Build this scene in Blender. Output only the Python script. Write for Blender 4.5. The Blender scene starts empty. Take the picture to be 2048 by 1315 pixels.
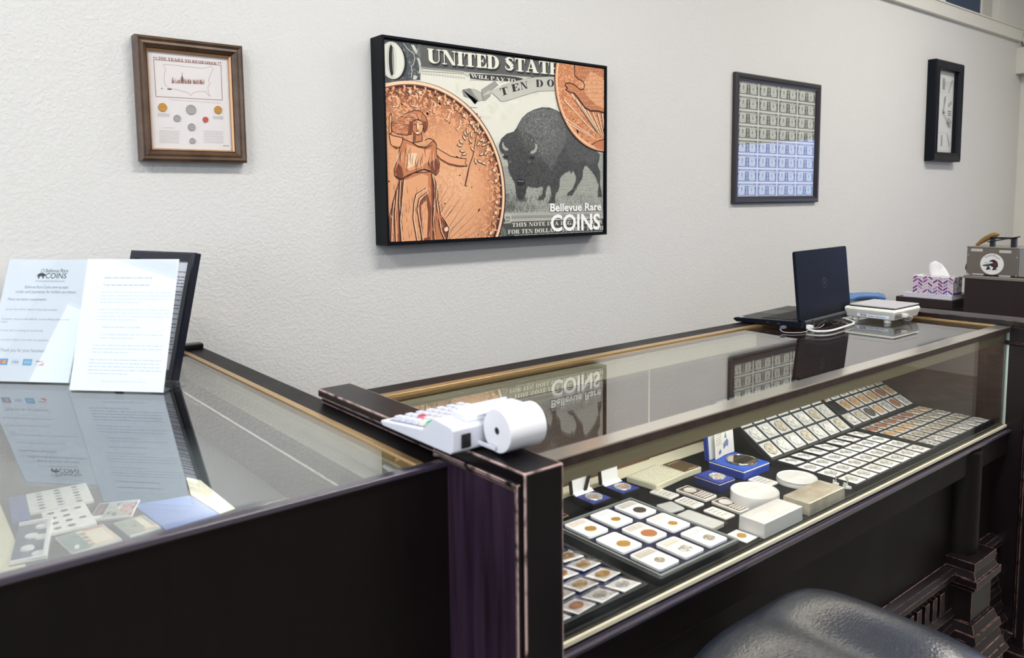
import bpy, bmesh, math, random
from mathutils import Vector, Matrix

SC = bpy.context.scene
COL = SC.collection
random.seed(7)

# ---------------------------------------------------------------- camera
# Metric frame: x runs right along the back wall, y into the wall, z up (floor = 0).
FPX, PCX, PCY = 1561.165, 1024.08, 551.51          # focal length and principal point in pixels of the 2048x1315 frame
YAW, PITCH, ROLL = 0.680156, -0.0983187, -0.0102515
CAMZ = 1.40
_f = Vector((math.sin(YAW) * math.cos(PITCH), math.cos(YAW) * math.cos(PITCH), math.sin(PITCH)))
_r0 = Vector((math.cos(YAW), -math.sin(YAW), 0))
_u0 = _r0.cross(_f)
CR = _r0 * math.cos(ROLL) + _u0 * math.sin(ROLL)
CU = -_r0 * math.sin(ROLL) + _u0 * math.cos(ROLL)
CF = _f
cam_data = bpy.data.cameras.new('camera')
cam = bpy.data.objects.new('camera', cam_data)
COL.objects.link(cam)
cam_data.sensor_width = 36.0
cam_data.lens = FPX * 36.0 / 2048.0
cam_data.shift_x = -(PCX - 1024.0) / 2048.0
cam_data.shift_y = -(657.5 - PCY) / 2048.0
cam_data.clip_start = 0.02
cam_data.dof.use_dof = True
cam_data.dof.focus_distance = 2.5
cam_data.dof.aperture_fstop = 5.6
cam.matrix_world = Matrix(((CR.x, CU.x, -CF.x, 0), (CR.y, CU.y, -CF.y, 0), (CR.z, CU.z, -CF.z, CAMZ), (0, 0, 0, 1)))
SC.camera = cam

# ---------------------------------------------------------------- sky, daylight, exposure
W = bpy.data.worlds.new('sky')
SC.world = W
W.use_nodes = True
_bg = W.node_tree.nodes['Background']
_bg.inputs[0].default_value = (0.78, 0.86, 1.0, 1)
_bg.inputs[1].default_value = 3.6
SC.view_settings.view_transform = 'Standard'
SC.view_settings.look = 'None'
SC.view_settings.gamma = 1.0
SC.view_settings.use_curve_mapping = False
SC.view_settings.exposure = 0.0
SC.cycles.use_denoising = True
SC.cycles.max_bounces = 10
SC.cycles.transparent_max_bounces = 24
SC.cycles.caustics_reflective = False
SC.cycles.caustics_refractive = False
SC.cycles.sample_clamp_indirect = 6.0

def area(name, loc, rot, sx, sy, watts, col=(1, 1, 1), portal=False, parent=None):
    L = bpy.data.lights.new(name, 'AREA')
    L.shape = 'RECTANGLE'; L.size = sx; L.size_y = sy; L.energy = watts; L.color = col
    if portal: L.cycles.is_portal = True
    o = bpy.data.objects.new(name, L); COL.objects.link(o)
    o.location = loc; o.rotation_euler = rot
    if parent: o.parent = parent
    return o
LAMP_W, CASE_W = 47.0, 3.8
H = math.pi / 2
# the openings of the shop: storefront behind the camera, the glazing on the left and on the right
area('daylight_front', (-1.2, -3.52, 2.5), (H, 0, 0), 2.8, 1.1, 1, portal=True)
area('daylight_left', (-2.98, -.5, 1.85), (H, 0, -H), 5.0, 2.1, 1, portal=True)
area('daylight_right', (6.47, 0.2, 1.45), (H, 0, H), 1.1, 0.95, 1, portal=True)

# ---------------------------------------------------------------- pixel -> place
def ray(u, v):
    return CR * ((u - PCX) / FPX) - CU * ((v - PCY) / FPX) + CF
def atX(u, v, x):
    d = ray(u, v); t = x / d.x; return Vector((x, d.y * t, CAMZ + d.z * t))
def atY(u, v, y):
    d = ray(u, v); t = y / d.y; return Vector((d.x * t, y, CAMZ + d.z * t))
def atZ(u, v, z):
    d = ray(u, v); t = (z - CAMZ) / d.z; return Vector((d.x * t, d.y * t, z))
def crop(x0, y0, s):
    return lambda x, y: (x0 + x / s, y0 + y / s)

# ---------------------------------------------------------------- materials
def lin(c):
    return tuple(((v / 255) / 12.92 if v / 255 <= 0.04045 else ((v / 255 + 0.055) / 1.055) ** 2.4) for v in c)
MATS = {}
def mat(name, col, rough=0.5, metal=0.0, spec=0.5, bump=None, noise=None, emit=None, coat=0.0, trans=0.0, sub=0.0, stretch=None):
    """col in sRGB 0..255; bump=(scale,strength,detail); noise=(scale,amount) colour variation"""
    if name in MATS: return MATS[name]
    m = bpy.data.materials.new(name); m.use_nodes = True
    nt = m.node_tree; b = nt.nodes['Principled BSDF']
    c = lin(col)
    b.inputs['Base Color'].default_value = (*c, 1)
    b.inputs['Roughness'].default_value = rough
    b.inputs['Metallic'].default_value = metal
    b.inputs['Specular IOR Level'].default_value = spec
    if coat: b.inputs['Coat Weight'].default_value = coat; b.inputs['Coat Roughness'].default_value = 0.08
    if trans: b.inputs['Transmission Weight'].default_value = trans
    if emit: b.inputs['Emission Color'].default_value = (*lin(emit[0]), 1); b.inputs['Emission Strength'].default_value = emit[1]
    if bump or noise:
        tc = nt.nodes.new('ShaderNodeTexCoord'); src = tc.outputs['Object']
        if stretch:
            mp = nt.nodes.new('ShaderNodeMapping'); mp.inputs['Scale'].default_value = stretch
            nt.links.new(src, mp.inputs['Vector']); src = mp.outputs['Vector']
    if bump:
        n = nt.nodes.new('ShaderNodeTexNoise'); n.inputs['Scale'].default_value = bump[0]
        n.inputs['Detail'].default_value = bump[2] if len(bump) > 2 else 3
        nt.links.new(src, n.inputs['Vector'])
        bp = nt.nodes.new('ShaderNodeBump'); bp.inputs['Strength'].default_value = bump[1]; bp.inputs['Distance'].default_value = 0.004
        nt.links.new(n.outputs['Fac'], bp.inputs['Height']); nt.links.new(bp.outputs['Normal'], b.inputs['Normal'])
    if noise:
        n = nt.nodes.new('ShaderNodeTexNoise'); n.inputs['Scale'].default_value = noise[0]; n.inputs['Detail'].default_value = 4
        nt.links.new(src, n.inputs['Vector'])
        r = nt.nodes.new('ShaderNodeValToRGB')
        a = noise[1]
        r.color_ramp.elements[0].position = 0.3; r.color_ramp.elements[1].position = 0.7
        r.color_ramp.elements[0].color = (*[max(0, v * (1 - a)) for v in c], 1)
        r.color_ramp.elements[1].color = (*[min(1, v * (1 + a)) for v in c], 1)
        nt.links.new(n.outputs['Fac'], r.inputs['Fac']); nt.links.new(r.outputs['Color'], b.inputs['Base Color'])
    MATS[name] = m
    return m

def math_node(nt, op, a, b=None):
    n = nt.nodes.new('ShaderNodeMath'); n.operation = op
    for i, v in enumerate((a, b)):
        if v is None: continue
        if isinstance(v, (int, float)): n.inputs[i].default_value = v
        else: nt.links.new(v, n.inputs[i])
    return n.outputs[0]

def glass(name, r0=0.04, power=5.0, tint=(1, 1, 1), rough=0.0):
    """thin clear pane: Schlick reflection over straight transmission"""
    if name in MATS: return MATS[name]
    m = bpy.data.materials.new(name); m.use_nodes = True
    nt = m.node_tree; nt.nodes.clear()
    out = nt.nodes.new('ShaderNodeOutputMaterial')
    geo = nt.nodes.new('ShaderNodeNewGeometry')
    dot = nt.nodes.new('ShaderNodeVectorMath'); dot.operation = 'DOT_PRODUCT'
    nt.links.new(geo.outputs['Incoming'], dot.inputs[0]); nt.links.new(geo.outputs['Normal'], dot.inputs[1])
    c = math_node(nt, 'ABSOLUTE', dot.outputs['Value'])
    f = math_node(nt, 'ADD', math_node(nt, 'MULTIPLY', math_node(nt, 'POWER', math_node(nt, 'SUBTRACT', 1.0, c), power), 1 - r0), r0)
    tr = nt.nodes.new('ShaderNodeBsdfTransparent'); tr.inputs['Color'].default_value = (*tint, 1)
    gl = nt.nodes.new('ShaderNodeBsdfGlossy'); gl.inputs['Roughness'].default_value = rough
    mx = nt.nodes.new('ShaderNodeMixShader')
    nt.links.new(f, mx.inputs[0]); nt.links.new(tr.outputs[0], mx.inputs[1]); nt.links.new(gl.outputs[0], mx.inputs[2])
    nt.links.new(mx.outputs[0], out.inputs[0])
    MATS[name] = m
    return m

def wood(name, col, wear_glint, rough=0.28, radius=0.003, amount=0.75, spec=0.4, gain=6.0, thr=.36, coat=0.0):
    """dark stained wood: faint grain, paint rubbed off along the edges, their highlights painted in too"""
    m = bpy.data.materials.new(name); m.use_nodes = True
    nt = m.node_tree; b = nt.nodes['Principled BSDF']
    tc = nt.nodes.new('ShaderNodeTexCoord')
    mp = nt.nodes.new('ShaderNodeMapping'); mp.inputs['Scale'].default_value = (30, 30, 3)
    nt.links.new(tc.outputs['Object'], mp.inputs['Vector'])
    n = nt.nodes.new('ShaderNodeTexNoise'); n.inputs['Scale'].default_value = 2.0; n.inputs['Detail'].default_value = 5
    nt.links.new(mp.outputs['Vector'], n.inputs['Vector'])
    r = nt.nodes.new('ShaderNodeValToRGB'); c = lin(col)
    r.color_ramp.elements[0].color = (*[v * 0.7 for v in c], 1); r.color_ramp.elements[1].color = (*[v * 1.35 for v in c], 1)
    nt.links.new(n.outputs['Fac'], r.inputs['Fac'])
    bev = nt.nodes.new('ShaderNodeBevel'); bev.samples = 4; bev.inputs['Radius'].default_value = radius
    geo = nt.nodes.new('ShaderNodeNewGeometry')
    dot = nt.nodes.new('ShaderNodeVectorMath'); dot.operation = 'DOT_PRODUCT'
    nt.links.new(bev.outputs['Normal'], dot.inputs[0]); nt.links.new(geo.outputs['Normal'], dot.inputs[1])
    e = math_node(nt, 'SUBTRACT', 1.0, dot.outputs['Value'])
    n2 = nt.nodes.new('ShaderNodeTexNoise'); n2.inputs['Scale'].default_value = 45.0; n2.inputs['Detail'].default_value = 3
    nt.links.new(tc.outputs['Object'], n2.inputs['Vector'])
    k = math_node(nt, 'MULTIPLY', math_node(nt, 'SUBTRACT', n2.outputs['Fac'], thr), 5.0)
    k = math_node(nt, 'MINIMUM', math_node(nt, 'MAXIMUM', k, 0.0), 1.0)
    e = math_node(nt, 'MINIMUM', math_node(nt, 'MULTIPLY', e, gain), 1.0)
    fac = math_node(nt, 'MULTIPLY', math_node(nt, 'MULTIPLY', e, k), amount)
    mx = nt.nodes.new('ShaderNodeMix'); mx.data_type = 'RGBA'
    nt.links.new(fac, mx.inputs[0]); nt.links.new(r.outputs['Color'], mx.inputs[6]); mx.inputs[7].default_value = (*lin(wear_glint), 1)
    nt.links.new(mx.outputs[2], b.inputs['Base Color'])
    b.inputs['Roughness'].default_value = rough; b.inputs['Specular IOR Level'].default_value = spec
    if coat: b.inputs['Coat Weight'].default_value = coat; b.inputs['Coat Roughness'].default_value = .22
    n3 = nt.nodes.new('ShaderNodeTexNoise'); n3.inputs['Scale'].default_value = 6.0; n3.inputs['Detail'].default_value = 6
    nt.links.new(tc.outputs['Object'], n3.inputs['Vector'])
    rr = math_node(nt, 'ADD', math_node(nt, 'MULTIPLY', n3.outputs['Fac'], 0.22), rough - 0.08)
    nt.links.new(rr, b.inputs['Roughness'])
    MATS[name] = m
    return m

def ink(name='printed_ink', rough=0.55, spec=0.4):
    if name in MATS: return MATS[name]
    m = bpy.data.materials.new(name); m.use_nodes = True
    nt = m.node_tree; b = nt.nodes['Principled BSDF']
    a = nt.nodes.new('ShaderNodeVertexColor'); a.layer_name = 'Col'
    nt.links.new(a.outputs['Color'], b.inputs['Base Color'])
    b.inputs['Roughness'].default_value = rough; b.inputs['Specular IOR Level'].default_value = spec
    MATS[name] = m
    return m

# ---------------------------------------------------------------- mesh building
class MB:
    def __init__(s): s.v = []; s.f = []; s.m = []; s.sm = []
    def add(s, vs, fs, m=0, smooth=False):
        o = len(s.v); s.v += [tuple(p) for p in vs]
        for f in fs: s.f.append([i + o for i in f]); s.m.append(m); s.sm.append(smooth)
        return s
    def box(s, x0, x1, y0, y1, z0, z1, m=0):
        v = [(x, y, z) for z in (z0, z1) for y in (y0, y1) for x in (x0, x1)]
        return s.add(v, [(0, 2, 3, 1), (4, 5, 7, 6), (0, 1, 5, 4), (2, 6, 7, 3), (0, 4, 6, 2), (1, 3, 7, 5)], m)
    def prism(s, base, ext, m=0, smooth=False):
        n = len(base); e = Vector(ext); b = [Vector(p) for p in base]
        vs = b + [p + e for p in b]
        nrm = sum(((b[i] - b[0]).cross(b[(i + 1) % n] - b[0]) for i in range(n)), Vector())
        flip = nrm.dot(e) > 0
        cap0 = list(range(n)); cap1 = list(range(n, 2 * n))
        sides = [(i, (i + 1) % n, n + (i + 1) % n, n + i) for i in range(n)]
        if flip: cap0.reverse()
        else: cap1.reverse(); sides = [t[::-1] for t in sides]
        o = len(s.v); s.v += [tuple(p) for p in vs]
        for f in (cap0, cap1): s.f.append([i + o for i in f]); s.m.append(m); s.sm.append(False)
        for f in sides: s.f.append([i + o for i in f]); s.m.append(m); s.sm.append(smooth)
        return s
    def cone(s, p0, p1, r0, r1, n=24, caps=True, m=0, smooth=True):
        p0, p1 = Vector(p0), Vector(p1); ax = (p1 - p0).normalized()
        a = ax.orthogonal().normalized(); b = ax.cross(a)
        vs = []
        for p, r in ((p0, r0), (p1, r1)):
            for i in range(n):
                t = 2 * math.pi * i / n; vs.append(p + (a * math.cos(t) + b * math.sin(t)) * r)
        s.add(vs, [(i, (i + 1) % n, n + (i + 1) % n, n + i) for i in range(n)], m, smooth)
        if caps: s.add(vs[:n], [list(range(n))[::-1]], m); s.add(vs[n:], [list(range(n))], m)
        return s
    def lathe(s, prof, c=(0, 0, 0), n=32, m=0, axis='z', smooth=True):
        vs = []
        for r, h in prof:
            for i in range(n):
                t = 2 * math.pi * i / n
                if axis == 'z': q = (c[0] + r * math.cos(t), c[1] + r * math.sin(t), c[2] + h)
                elif axis == 'x': q = (c[0] + h, c[1] + r * math.cos(t), c[2] + r * math.sin(t))
                else: q = (c[0] + r * math.sin(t), c[1] + h, c[2] + r * math.cos(t))
                vs.append(q)
        fs = [(j * n + i, j * n + (i + 1) % n, (j + 1) * n + (i + 1) % n, (j + 1) * n + i) for j in range(len(prof) - 1) for i in range(n)]
        return s.add(vs, fs, m, smooth)
    def tube(s, pts, r, n=8, m=0, caps=True):
        pts = [Vector(p) for p in pts]; vs = []; prev = None
        for i, p in enumerate(pts):
            d = (pts[min(i + 1, len(pts) - 1)] - pts[max(i - 1, 0)]).normalized()
            a = d.orthogonal().normalized() if prev is None else (prev - d * prev.dot(d)).normalized()
            prev = a; b = d.cross(a); rr = r[i] if isinstance(r, (list, tuple)) else r
            vs += [p + (a * math.cos(2 * math.pi * k / n) + b * math.sin(2 * math.pi * k / n)) * rr for k in range(n)]
        fs = [(j * n + k, j * n + (k + 1) % n, (j + 1) * n + (k + 1) % n, (j + 1) * n + k) for j in range(len(pts) - 1) for k in range(n)]
        s.add(vs, fs, m, True)
        if caps:
            s.add(vs[:n], [list(range(n))[::-1]], m); s.add(vs[-n:], [list(range(n))], m)
        return s
    def frame(s, x0, x1, z0, z1, prof, y=0.0, m=0):
        """mitred picture-frame moulding in the x-z plane; prof = [(inset, height towards -y)]"""
        vs = []
        for d, h in prof:
            vs += [(x0 + d, y - h, z0 + d), (x1 - d, y - h, z0 + d), (x1 - d, y - h, z1 - d), (x0 + d, y - h, z1 - d)]
        fs = [(j * 4 + i, j * 4 + (i + 1) % 4, (j + 1) * 4 + (i + 1) % 4, (j + 1) * 4 + i) for j in range(len(prof) - 1) for i in range(4)]
        return s.add(vs, fs, m)
    def xf(s, M):
        s.v = [tuple(M @ Vector(p)) for p in s.v]; return s

def smooth_path(pts, k=6):
    """Catmull-Rom"""
    P = [Vector(p) for p in pts]; P = [P[0] * 2 - P[1]] + P + [P[-1] * 2 - P[-2]]; out = []
    for i in range(1, len(P) - 2):
        for j in range(k):
            t = j / k; a, b, c, d = P[i - 1:i + 3]
            out.append(0.5 * ((2 * b) + (c - a) * t + (2 * a - 5 * b + 4 * c - d) * t * t + (3 * b - a - 3 * c + d) * t ** 3))
    out.append(P[-2]); return out

def rrect(w, d, r, n=5, cx=0.0, cy=0.0):
    pts = []
    for sx, sy, a0 in ((1, 1, 0), (-1, 1, 90), (-1, -1, 180), (1, -1, 270)):
        for i in range(n + 1):
            a = math.radians(a0 + 90 * i / n)
            pts.append((cx + sx * (w / 2 - r) + r * math.cos(a), cy + sy * (d / 2 - r) + r * math.sin(a)))
    return pts

TM = {}
def mesh_of(name, mb, mats, bevel=0.0, seg=2, colors=None):
    me = bpy.data.meshes.new(name)
    if not isinstance(mats, (list, tuple)): mats = [mats]
    me.from_pydata(mb.v, [], mb.f)
    for m in mats: me.materials.append(m)
    me.polygons.foreach_set('material_index', mb.m)
    me.polygons.foreach_set('use_smooth', mb.sm)
    if colors:
        at = me.color_attributes.new('Col', 'FLOAT_COLOR', 'CORNER'); buf = []
        for f, c in zip(mb.f, colors): buf += [*c, 1.0] * len(f)
        at.data.foreach_set('color', buf)
    if not colors:
        bm = bmesh.new(); bm.from_mesh(me)
        bmesh.ops.remove_doubles(bm, verts=bm.verts, dist=1e-6)
        bmesh.ops.recalc_face_normals(bm, faces=bm.faces)
        es = [e for e in bm.edges if len(e.link_faces) == 2 and e.calc_face_angle(0) > 0.5] if bevel > 0 else []
        for e in bm.edges:
            if len(e.link_faces) == 2 and e.calc_face_angle(0) > 0.7: e.smooth = False
        if es: bmesh.ops.bevel(bm, geom=es, offset=bevel, segments=seg, profile=0.5, affect='EDGES', clamp_overlap=True)
        bm.to_mesh(me); bm.free()
    me.update()
    return me
def obj(name, mb, mats, parent=None, world=True, bevel=0.0, seg=2, colors=None):
    """one mesh object; with world=True the vertices are world coordinates even under a parent"""
    if parent is not None and world:
        inv = TM[parent.name].inverted(); mb.v = [tuple(inv @ Vector(p)) for p in mb.v]
    o = bpy.data.objects.new(name, mesh_of(name, mb, mats, bevel, seg, colors))
    COL.objects.link(o)
    if parent is not None: o.parent = parent; TM[o.name] = TM[parent.name]
    else: TM[o.name] = Matrix.Identity(4)
    return o
def tag(o, label, cat, group=None):
    o['label'] = label; o['category'] = cat
    if group: o['group'] = group
    return o
def thing(name, label, cat, loc=(0, 0, 0), rz=0.0, group=None, M=None):
    o = bpy.data.objects.new(name, None); COL.objects.link(o)
    o.empty_display_size = 0.05
    M = M if M is not None else Matrix.Translation(loc) @ Matrix.Rotation(rz, 4, 'Z')
    o.matrix_world = M; TM[o.name] = M.copy()
    return tag(o, label, cat, group)
def struct(name, mb, mats, parent=None, bevel=0.0):
    o = obj(name, mb, mats, parent, bevel=bevel)
    if parent is None: o['kind'] = 'structure'
    return o
def dup(root, M, label=None, group=None):
    r = root.copy(); COL.objects.link(r); r.matrix_world = M; TM[r.name] = M.copy()
    if label: r['label'] = label
    if group: r['group'] = group
    for ch in list(root.children):
        c = ch.copy(); COL.objects.link(c); c.parent = r; c.matrix_parent_inverse = Matrix.Identity(4)
        for g in ch.children:
            d = g.copy(); COL.objects.link(d); d.parent = c
    return r
def quad_on(cr, pts, z):
    """corner pixels of a flat rectangle lying at height z -> (cx, cy, angle, width, depth)"""
    P = [atZ(*cr(*q), z) for q in pts]
    if len(P) == 3: P.append(P[0] + P[2] - P[1])
    c = sum(P, Vector()) / 4
    ex = (P[1] - P[0] + P[2] - P[3]) / 2; ey = (P[0] - P[3] + P[1] - P[2]) / 2
    return c.x, c.y, math.atan2(ex.y, ex.x), ex.length, ey.length
def TR(x, y, z, rz=0.0): return Matrix.Translation((x, y, z)) @ Matrix.Rotation(rz, 4, 'Z')

# ---------------------------------------------------------------- flat print: coloured shapes in thin layers
_TXT = {}
def sans(txt, bold=0.0):
    if (txt, bold) in _TXT: return _TXT[txt, bold]
    cu = bpy.data.curves.new('text_outline', 'FONT'); cu.body = txt; cu.size = 1.0; cu.resolution_u = 3; cu.offset = bold
    o = bpy.data.objects.new('text_outline', cu); COL.objects.link(o)
    me = bpy.data.meshes.new_from_object(o.evaluated_get(bpy.context.evaluated_depsgraph_get()))
    polys = [[(me.vertices[i].co.x, me.vertices[i].co.y) for i in p.vertices] for p in me.polygons]
    bpy.data.objects.remove(o); bpy.data.curves.remove(cu); bpy.data.meshes.remove(me)
    xs = [p[0] for q in polys for p in q] or [0, 1]
    x0 = min(xs); w = max(xs) - x0
    polys = [[((x - x0) / 0.70, y / 0.70) for x, y in q] for q in polys]     # cap height -> 1
    _TXT[txt, bold] = (w / 0.70, polys); return _TXT[txt, bold]

def _R(a, b, c, d): return [(a, b), (c, b), (c, d), (a, d)]
def _arc(co, ro, ci, ri, a0, a1, n=10):
    out = []
    for i in range(n):
        t, u = [math.radians(a0 + (a1 - a0) * k / n) for k in (i, i + 1)]
        out.append([(co[0] + ro[0] * math.cos(t), co[1] + ro[1] * math.sin(t)), (co[0] + ro[0] * math.cos(u), co[1] + ro[1] * math.sin(u)),
                    (ci[0] + ri[0] * math.cos(u), ci[1] + ri[1] * math.sin(u)), (ci[0] + ri[0] * math.cos(t), ci[1] + ri[1] * math.sin(t))])
    return out
def _stroke(p):
    out = []
    for i in range(len(p) - 1):
        (x, y, w), (X, Y, V) = p[i], p[i + 1]; l = math.hypot(X - x, Y - y) or 1; nx, ny = -(Y - y) / l, (X - x) / l
        out.append([(x + nx * w, y + ny * w), (x - nx * w, y - ny * w), (X - nx * V, Y - ny * V), (X + nx * V, Y + ny * V)])
    return out
_stem = lambda x=.07: [_R(x, 0, x + .26, 1), _R(x - .07, 0, x + .35, .07), _R(x - .07, .93, x + .35, 1)]
FAT = {
 'I': (.42, [_R(0, 0, .42, .08), _R(0, .92, .42, 1), _R(.08, 0, .34, 1)]),
 'T': (.80, [_R(.27, 0, .53, 1), _R(.14, 0, .66, .07), _R(0, .91, .80, 1), [(0, .60), (.10, .92), (0, 1)], [(.80, .60), (.80, 1), (.70, .92)]]),
 'E': (.72, _stem() + [_R(0, 0, .70, .08), _R(0, .92, .68, 1), [(.72, 0), (.72, .40), (.52, .07)], [(.69, 1), (.51, .93), (.69, .62)], _R(.33, .46, .48, .54), [(.50, .30), (.50, .70), (.40, .5)]]),
 'F': (.70, _stem() + [_R(0, .92, .68, 1), [(.69, 1), (.51, .93), (.69, .62)], _R(.33, .46, .48, .54), [(.50, .30), (.50, .70), (.40, .5)]]),
 'L': (.70, _stem() + [_R(0, 0, .68, .08), [(.70, 0), (.70, .42), (.50, .07)]]),
 'N': (.96, [_R(.12, 0, .18, 1), _R(0, 0, .30, .07), _R(0, .93, .30, 1), [(.06, 1), (.34, 1), (.88, 0), (.66, 0)], _R(.80, 0, .86, 1), _R(.68, .93, .98, 1)]),
 'U': (.90, [_R(.07, .28, .33, 1), _R(0, .93, .42, 1), _R(.73, .28, .79, 1), _R(.62, .93, .90, 1)] + _arc((.43, .30), (.36, .32), (.53, .30), (.20, .22), 180, 360)),
 'D': (.86, _stem() + [_R(0, 0, .45, .07), _R(0, .93, .45, 1)] + _arc((.42, .5), (.44, .5), (.42, .5), (.17, .43), -90, 90)),
 'O': (.92, _arc((.46, .5), (.46, .52), (.46, .5), (.18, .44), 0, 360, 18)),
 'C': (.86, _arc((.46, .5), (.46, .52), (.50, .5), (.22, .44), 40, 320, 16) + [[(.80, .62), (.86, .62), (.86, 1), (.78, .85)], [(.80, .38), (.78, .15), (.86, .05)]]),
 'G': (.90, _arc((.46, .5), (.46, .52), (.50, .5), (.22, .44), 40, 330, 16) + [_R(.60, .0, .84, .42), _R(.52, .38, .90, .45), [(.80, .62), (.86, .62), (.86, 1), (.78, .85)]]),
 'S': (.72, _stroke([(.66, .72, .03), (.62, .90, .05), (.40, .97, .05), (.20, .88, .10), (.16, .74, .13), (.30, .60, .15), (.46, .46, .16), (.56, .30, .14), (.52, .12, .10), (.30, .03, .05), (.10, .12, .05), (.05, .30, .03)])),
 'A': (1.0, [[(.10, 0), (.17, 0), (.46, .95), (.40, 1)], [(.34, 1), (.54, 1), (.92, 0), (.60, 0)], _R(.22, .28, .70, .35), _R(0, 0, .30, .07), _R(.52, 0, 1, .07)]),
 'W': (1.4, [[(.06, 1), (.34, 1), (.58, 0), (.46, 0)], [(.46, 0), (.54, 0), (.74, 1), (.68, 1)], [(.60, 1), (.86, 1), (1.08, 0), (.96, 0)], [(.98, 0), (1.04, 0), (1.32, 1), (1.25, 1)], _R(0, .93, .95, 1), _R(1.15, .93, 1.4, 1)]),
 'V': (.95, [[(.05, 1), (.34, 1), (.60, 0), (.46, 0)], [(.48, 0), (.55, 0), (.88, 1), (.80, 1)], _R(0, .93, .42, 1), _R(.70, .93, .97, 1)]),
 'Y': (.92, [[(.04, 1), (.32, 1), (.58, .42), (.34, .42)], [(.48, .42), (.56, .42), (.86, 1), (.78, 1)], _R(.33, 0, .58, .44), _R(.22, 0, .70, .07), _R(0, .93, .40, 1), _R(.68, .93, .94, 1)]),
 'P': (.80, _stem() + _arc((.42, .72), (.36, .28), (.42, .72), (.12, .22), -90, 90)),
 'R': (.88, _stem() + _arc((.42, .73), (.36, .27), (.42, .73), (.12, .20), -90, 90) + [[(.36, .47), (.58, .47), (.88, 0), (.62, 0)], _R(.62, 0, .92, .07)]),
 'B': (.82, _stem() + _arc((.42, .74), (.32, .26), (.42, .74), (.10, .19), -90, 90) + _arc((.42, .26), (.38, .26), (.42, .26), (.13, .19), -90, 90)),
 'H': (.98, _stem() + _stem(.64) + [_R(.33, .45, .66, .54)]),
 'M': (1.12, [_R(.10, 0, .16, 1), _R(0, 0, .28, .07), _R(0, .93, .26, 1), [(.06, 1), (.32, 1), (.60, .1), (.48, 0)], [(.48, 0), (.58, .1), (.86, 1), (.80, 1)], _R(.78, 0, 1.04, 1), _R(.70, 0, 1.12, .07), _R(.86, .93, 1.12, 1)]),
 '2': (.66, _stroke([(.06, .72, .05), (.14, .92, .06), (.34, .96, .06), (.50, .80, .12), (.44, .55, .10), (.22, .28, .06), (.06, .06, .05)]) + [_R(.02, 0, .64, .12)]),
 '0': (.74, _arc((.37, .5), (.37, .52), (.37, .5), (.14, .44), 0, 360, 16)),
 'J': (.62, [_R(.26, .25, .52, 1), _R(.16, .93, .62, 1)] + _arc((.28, .27), (.24, .29), (.20, .27), (.06, .20), 180, 360)),
 ' ': (.30, []),
}
def fat(txt):
    x = 0; out = []
    for ch in txt:
        w, ps = FAT[ch]; out += [[(x + a, b) for a, b in q] for q in ps]; x += w + .06
    return x - .06, out

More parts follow.
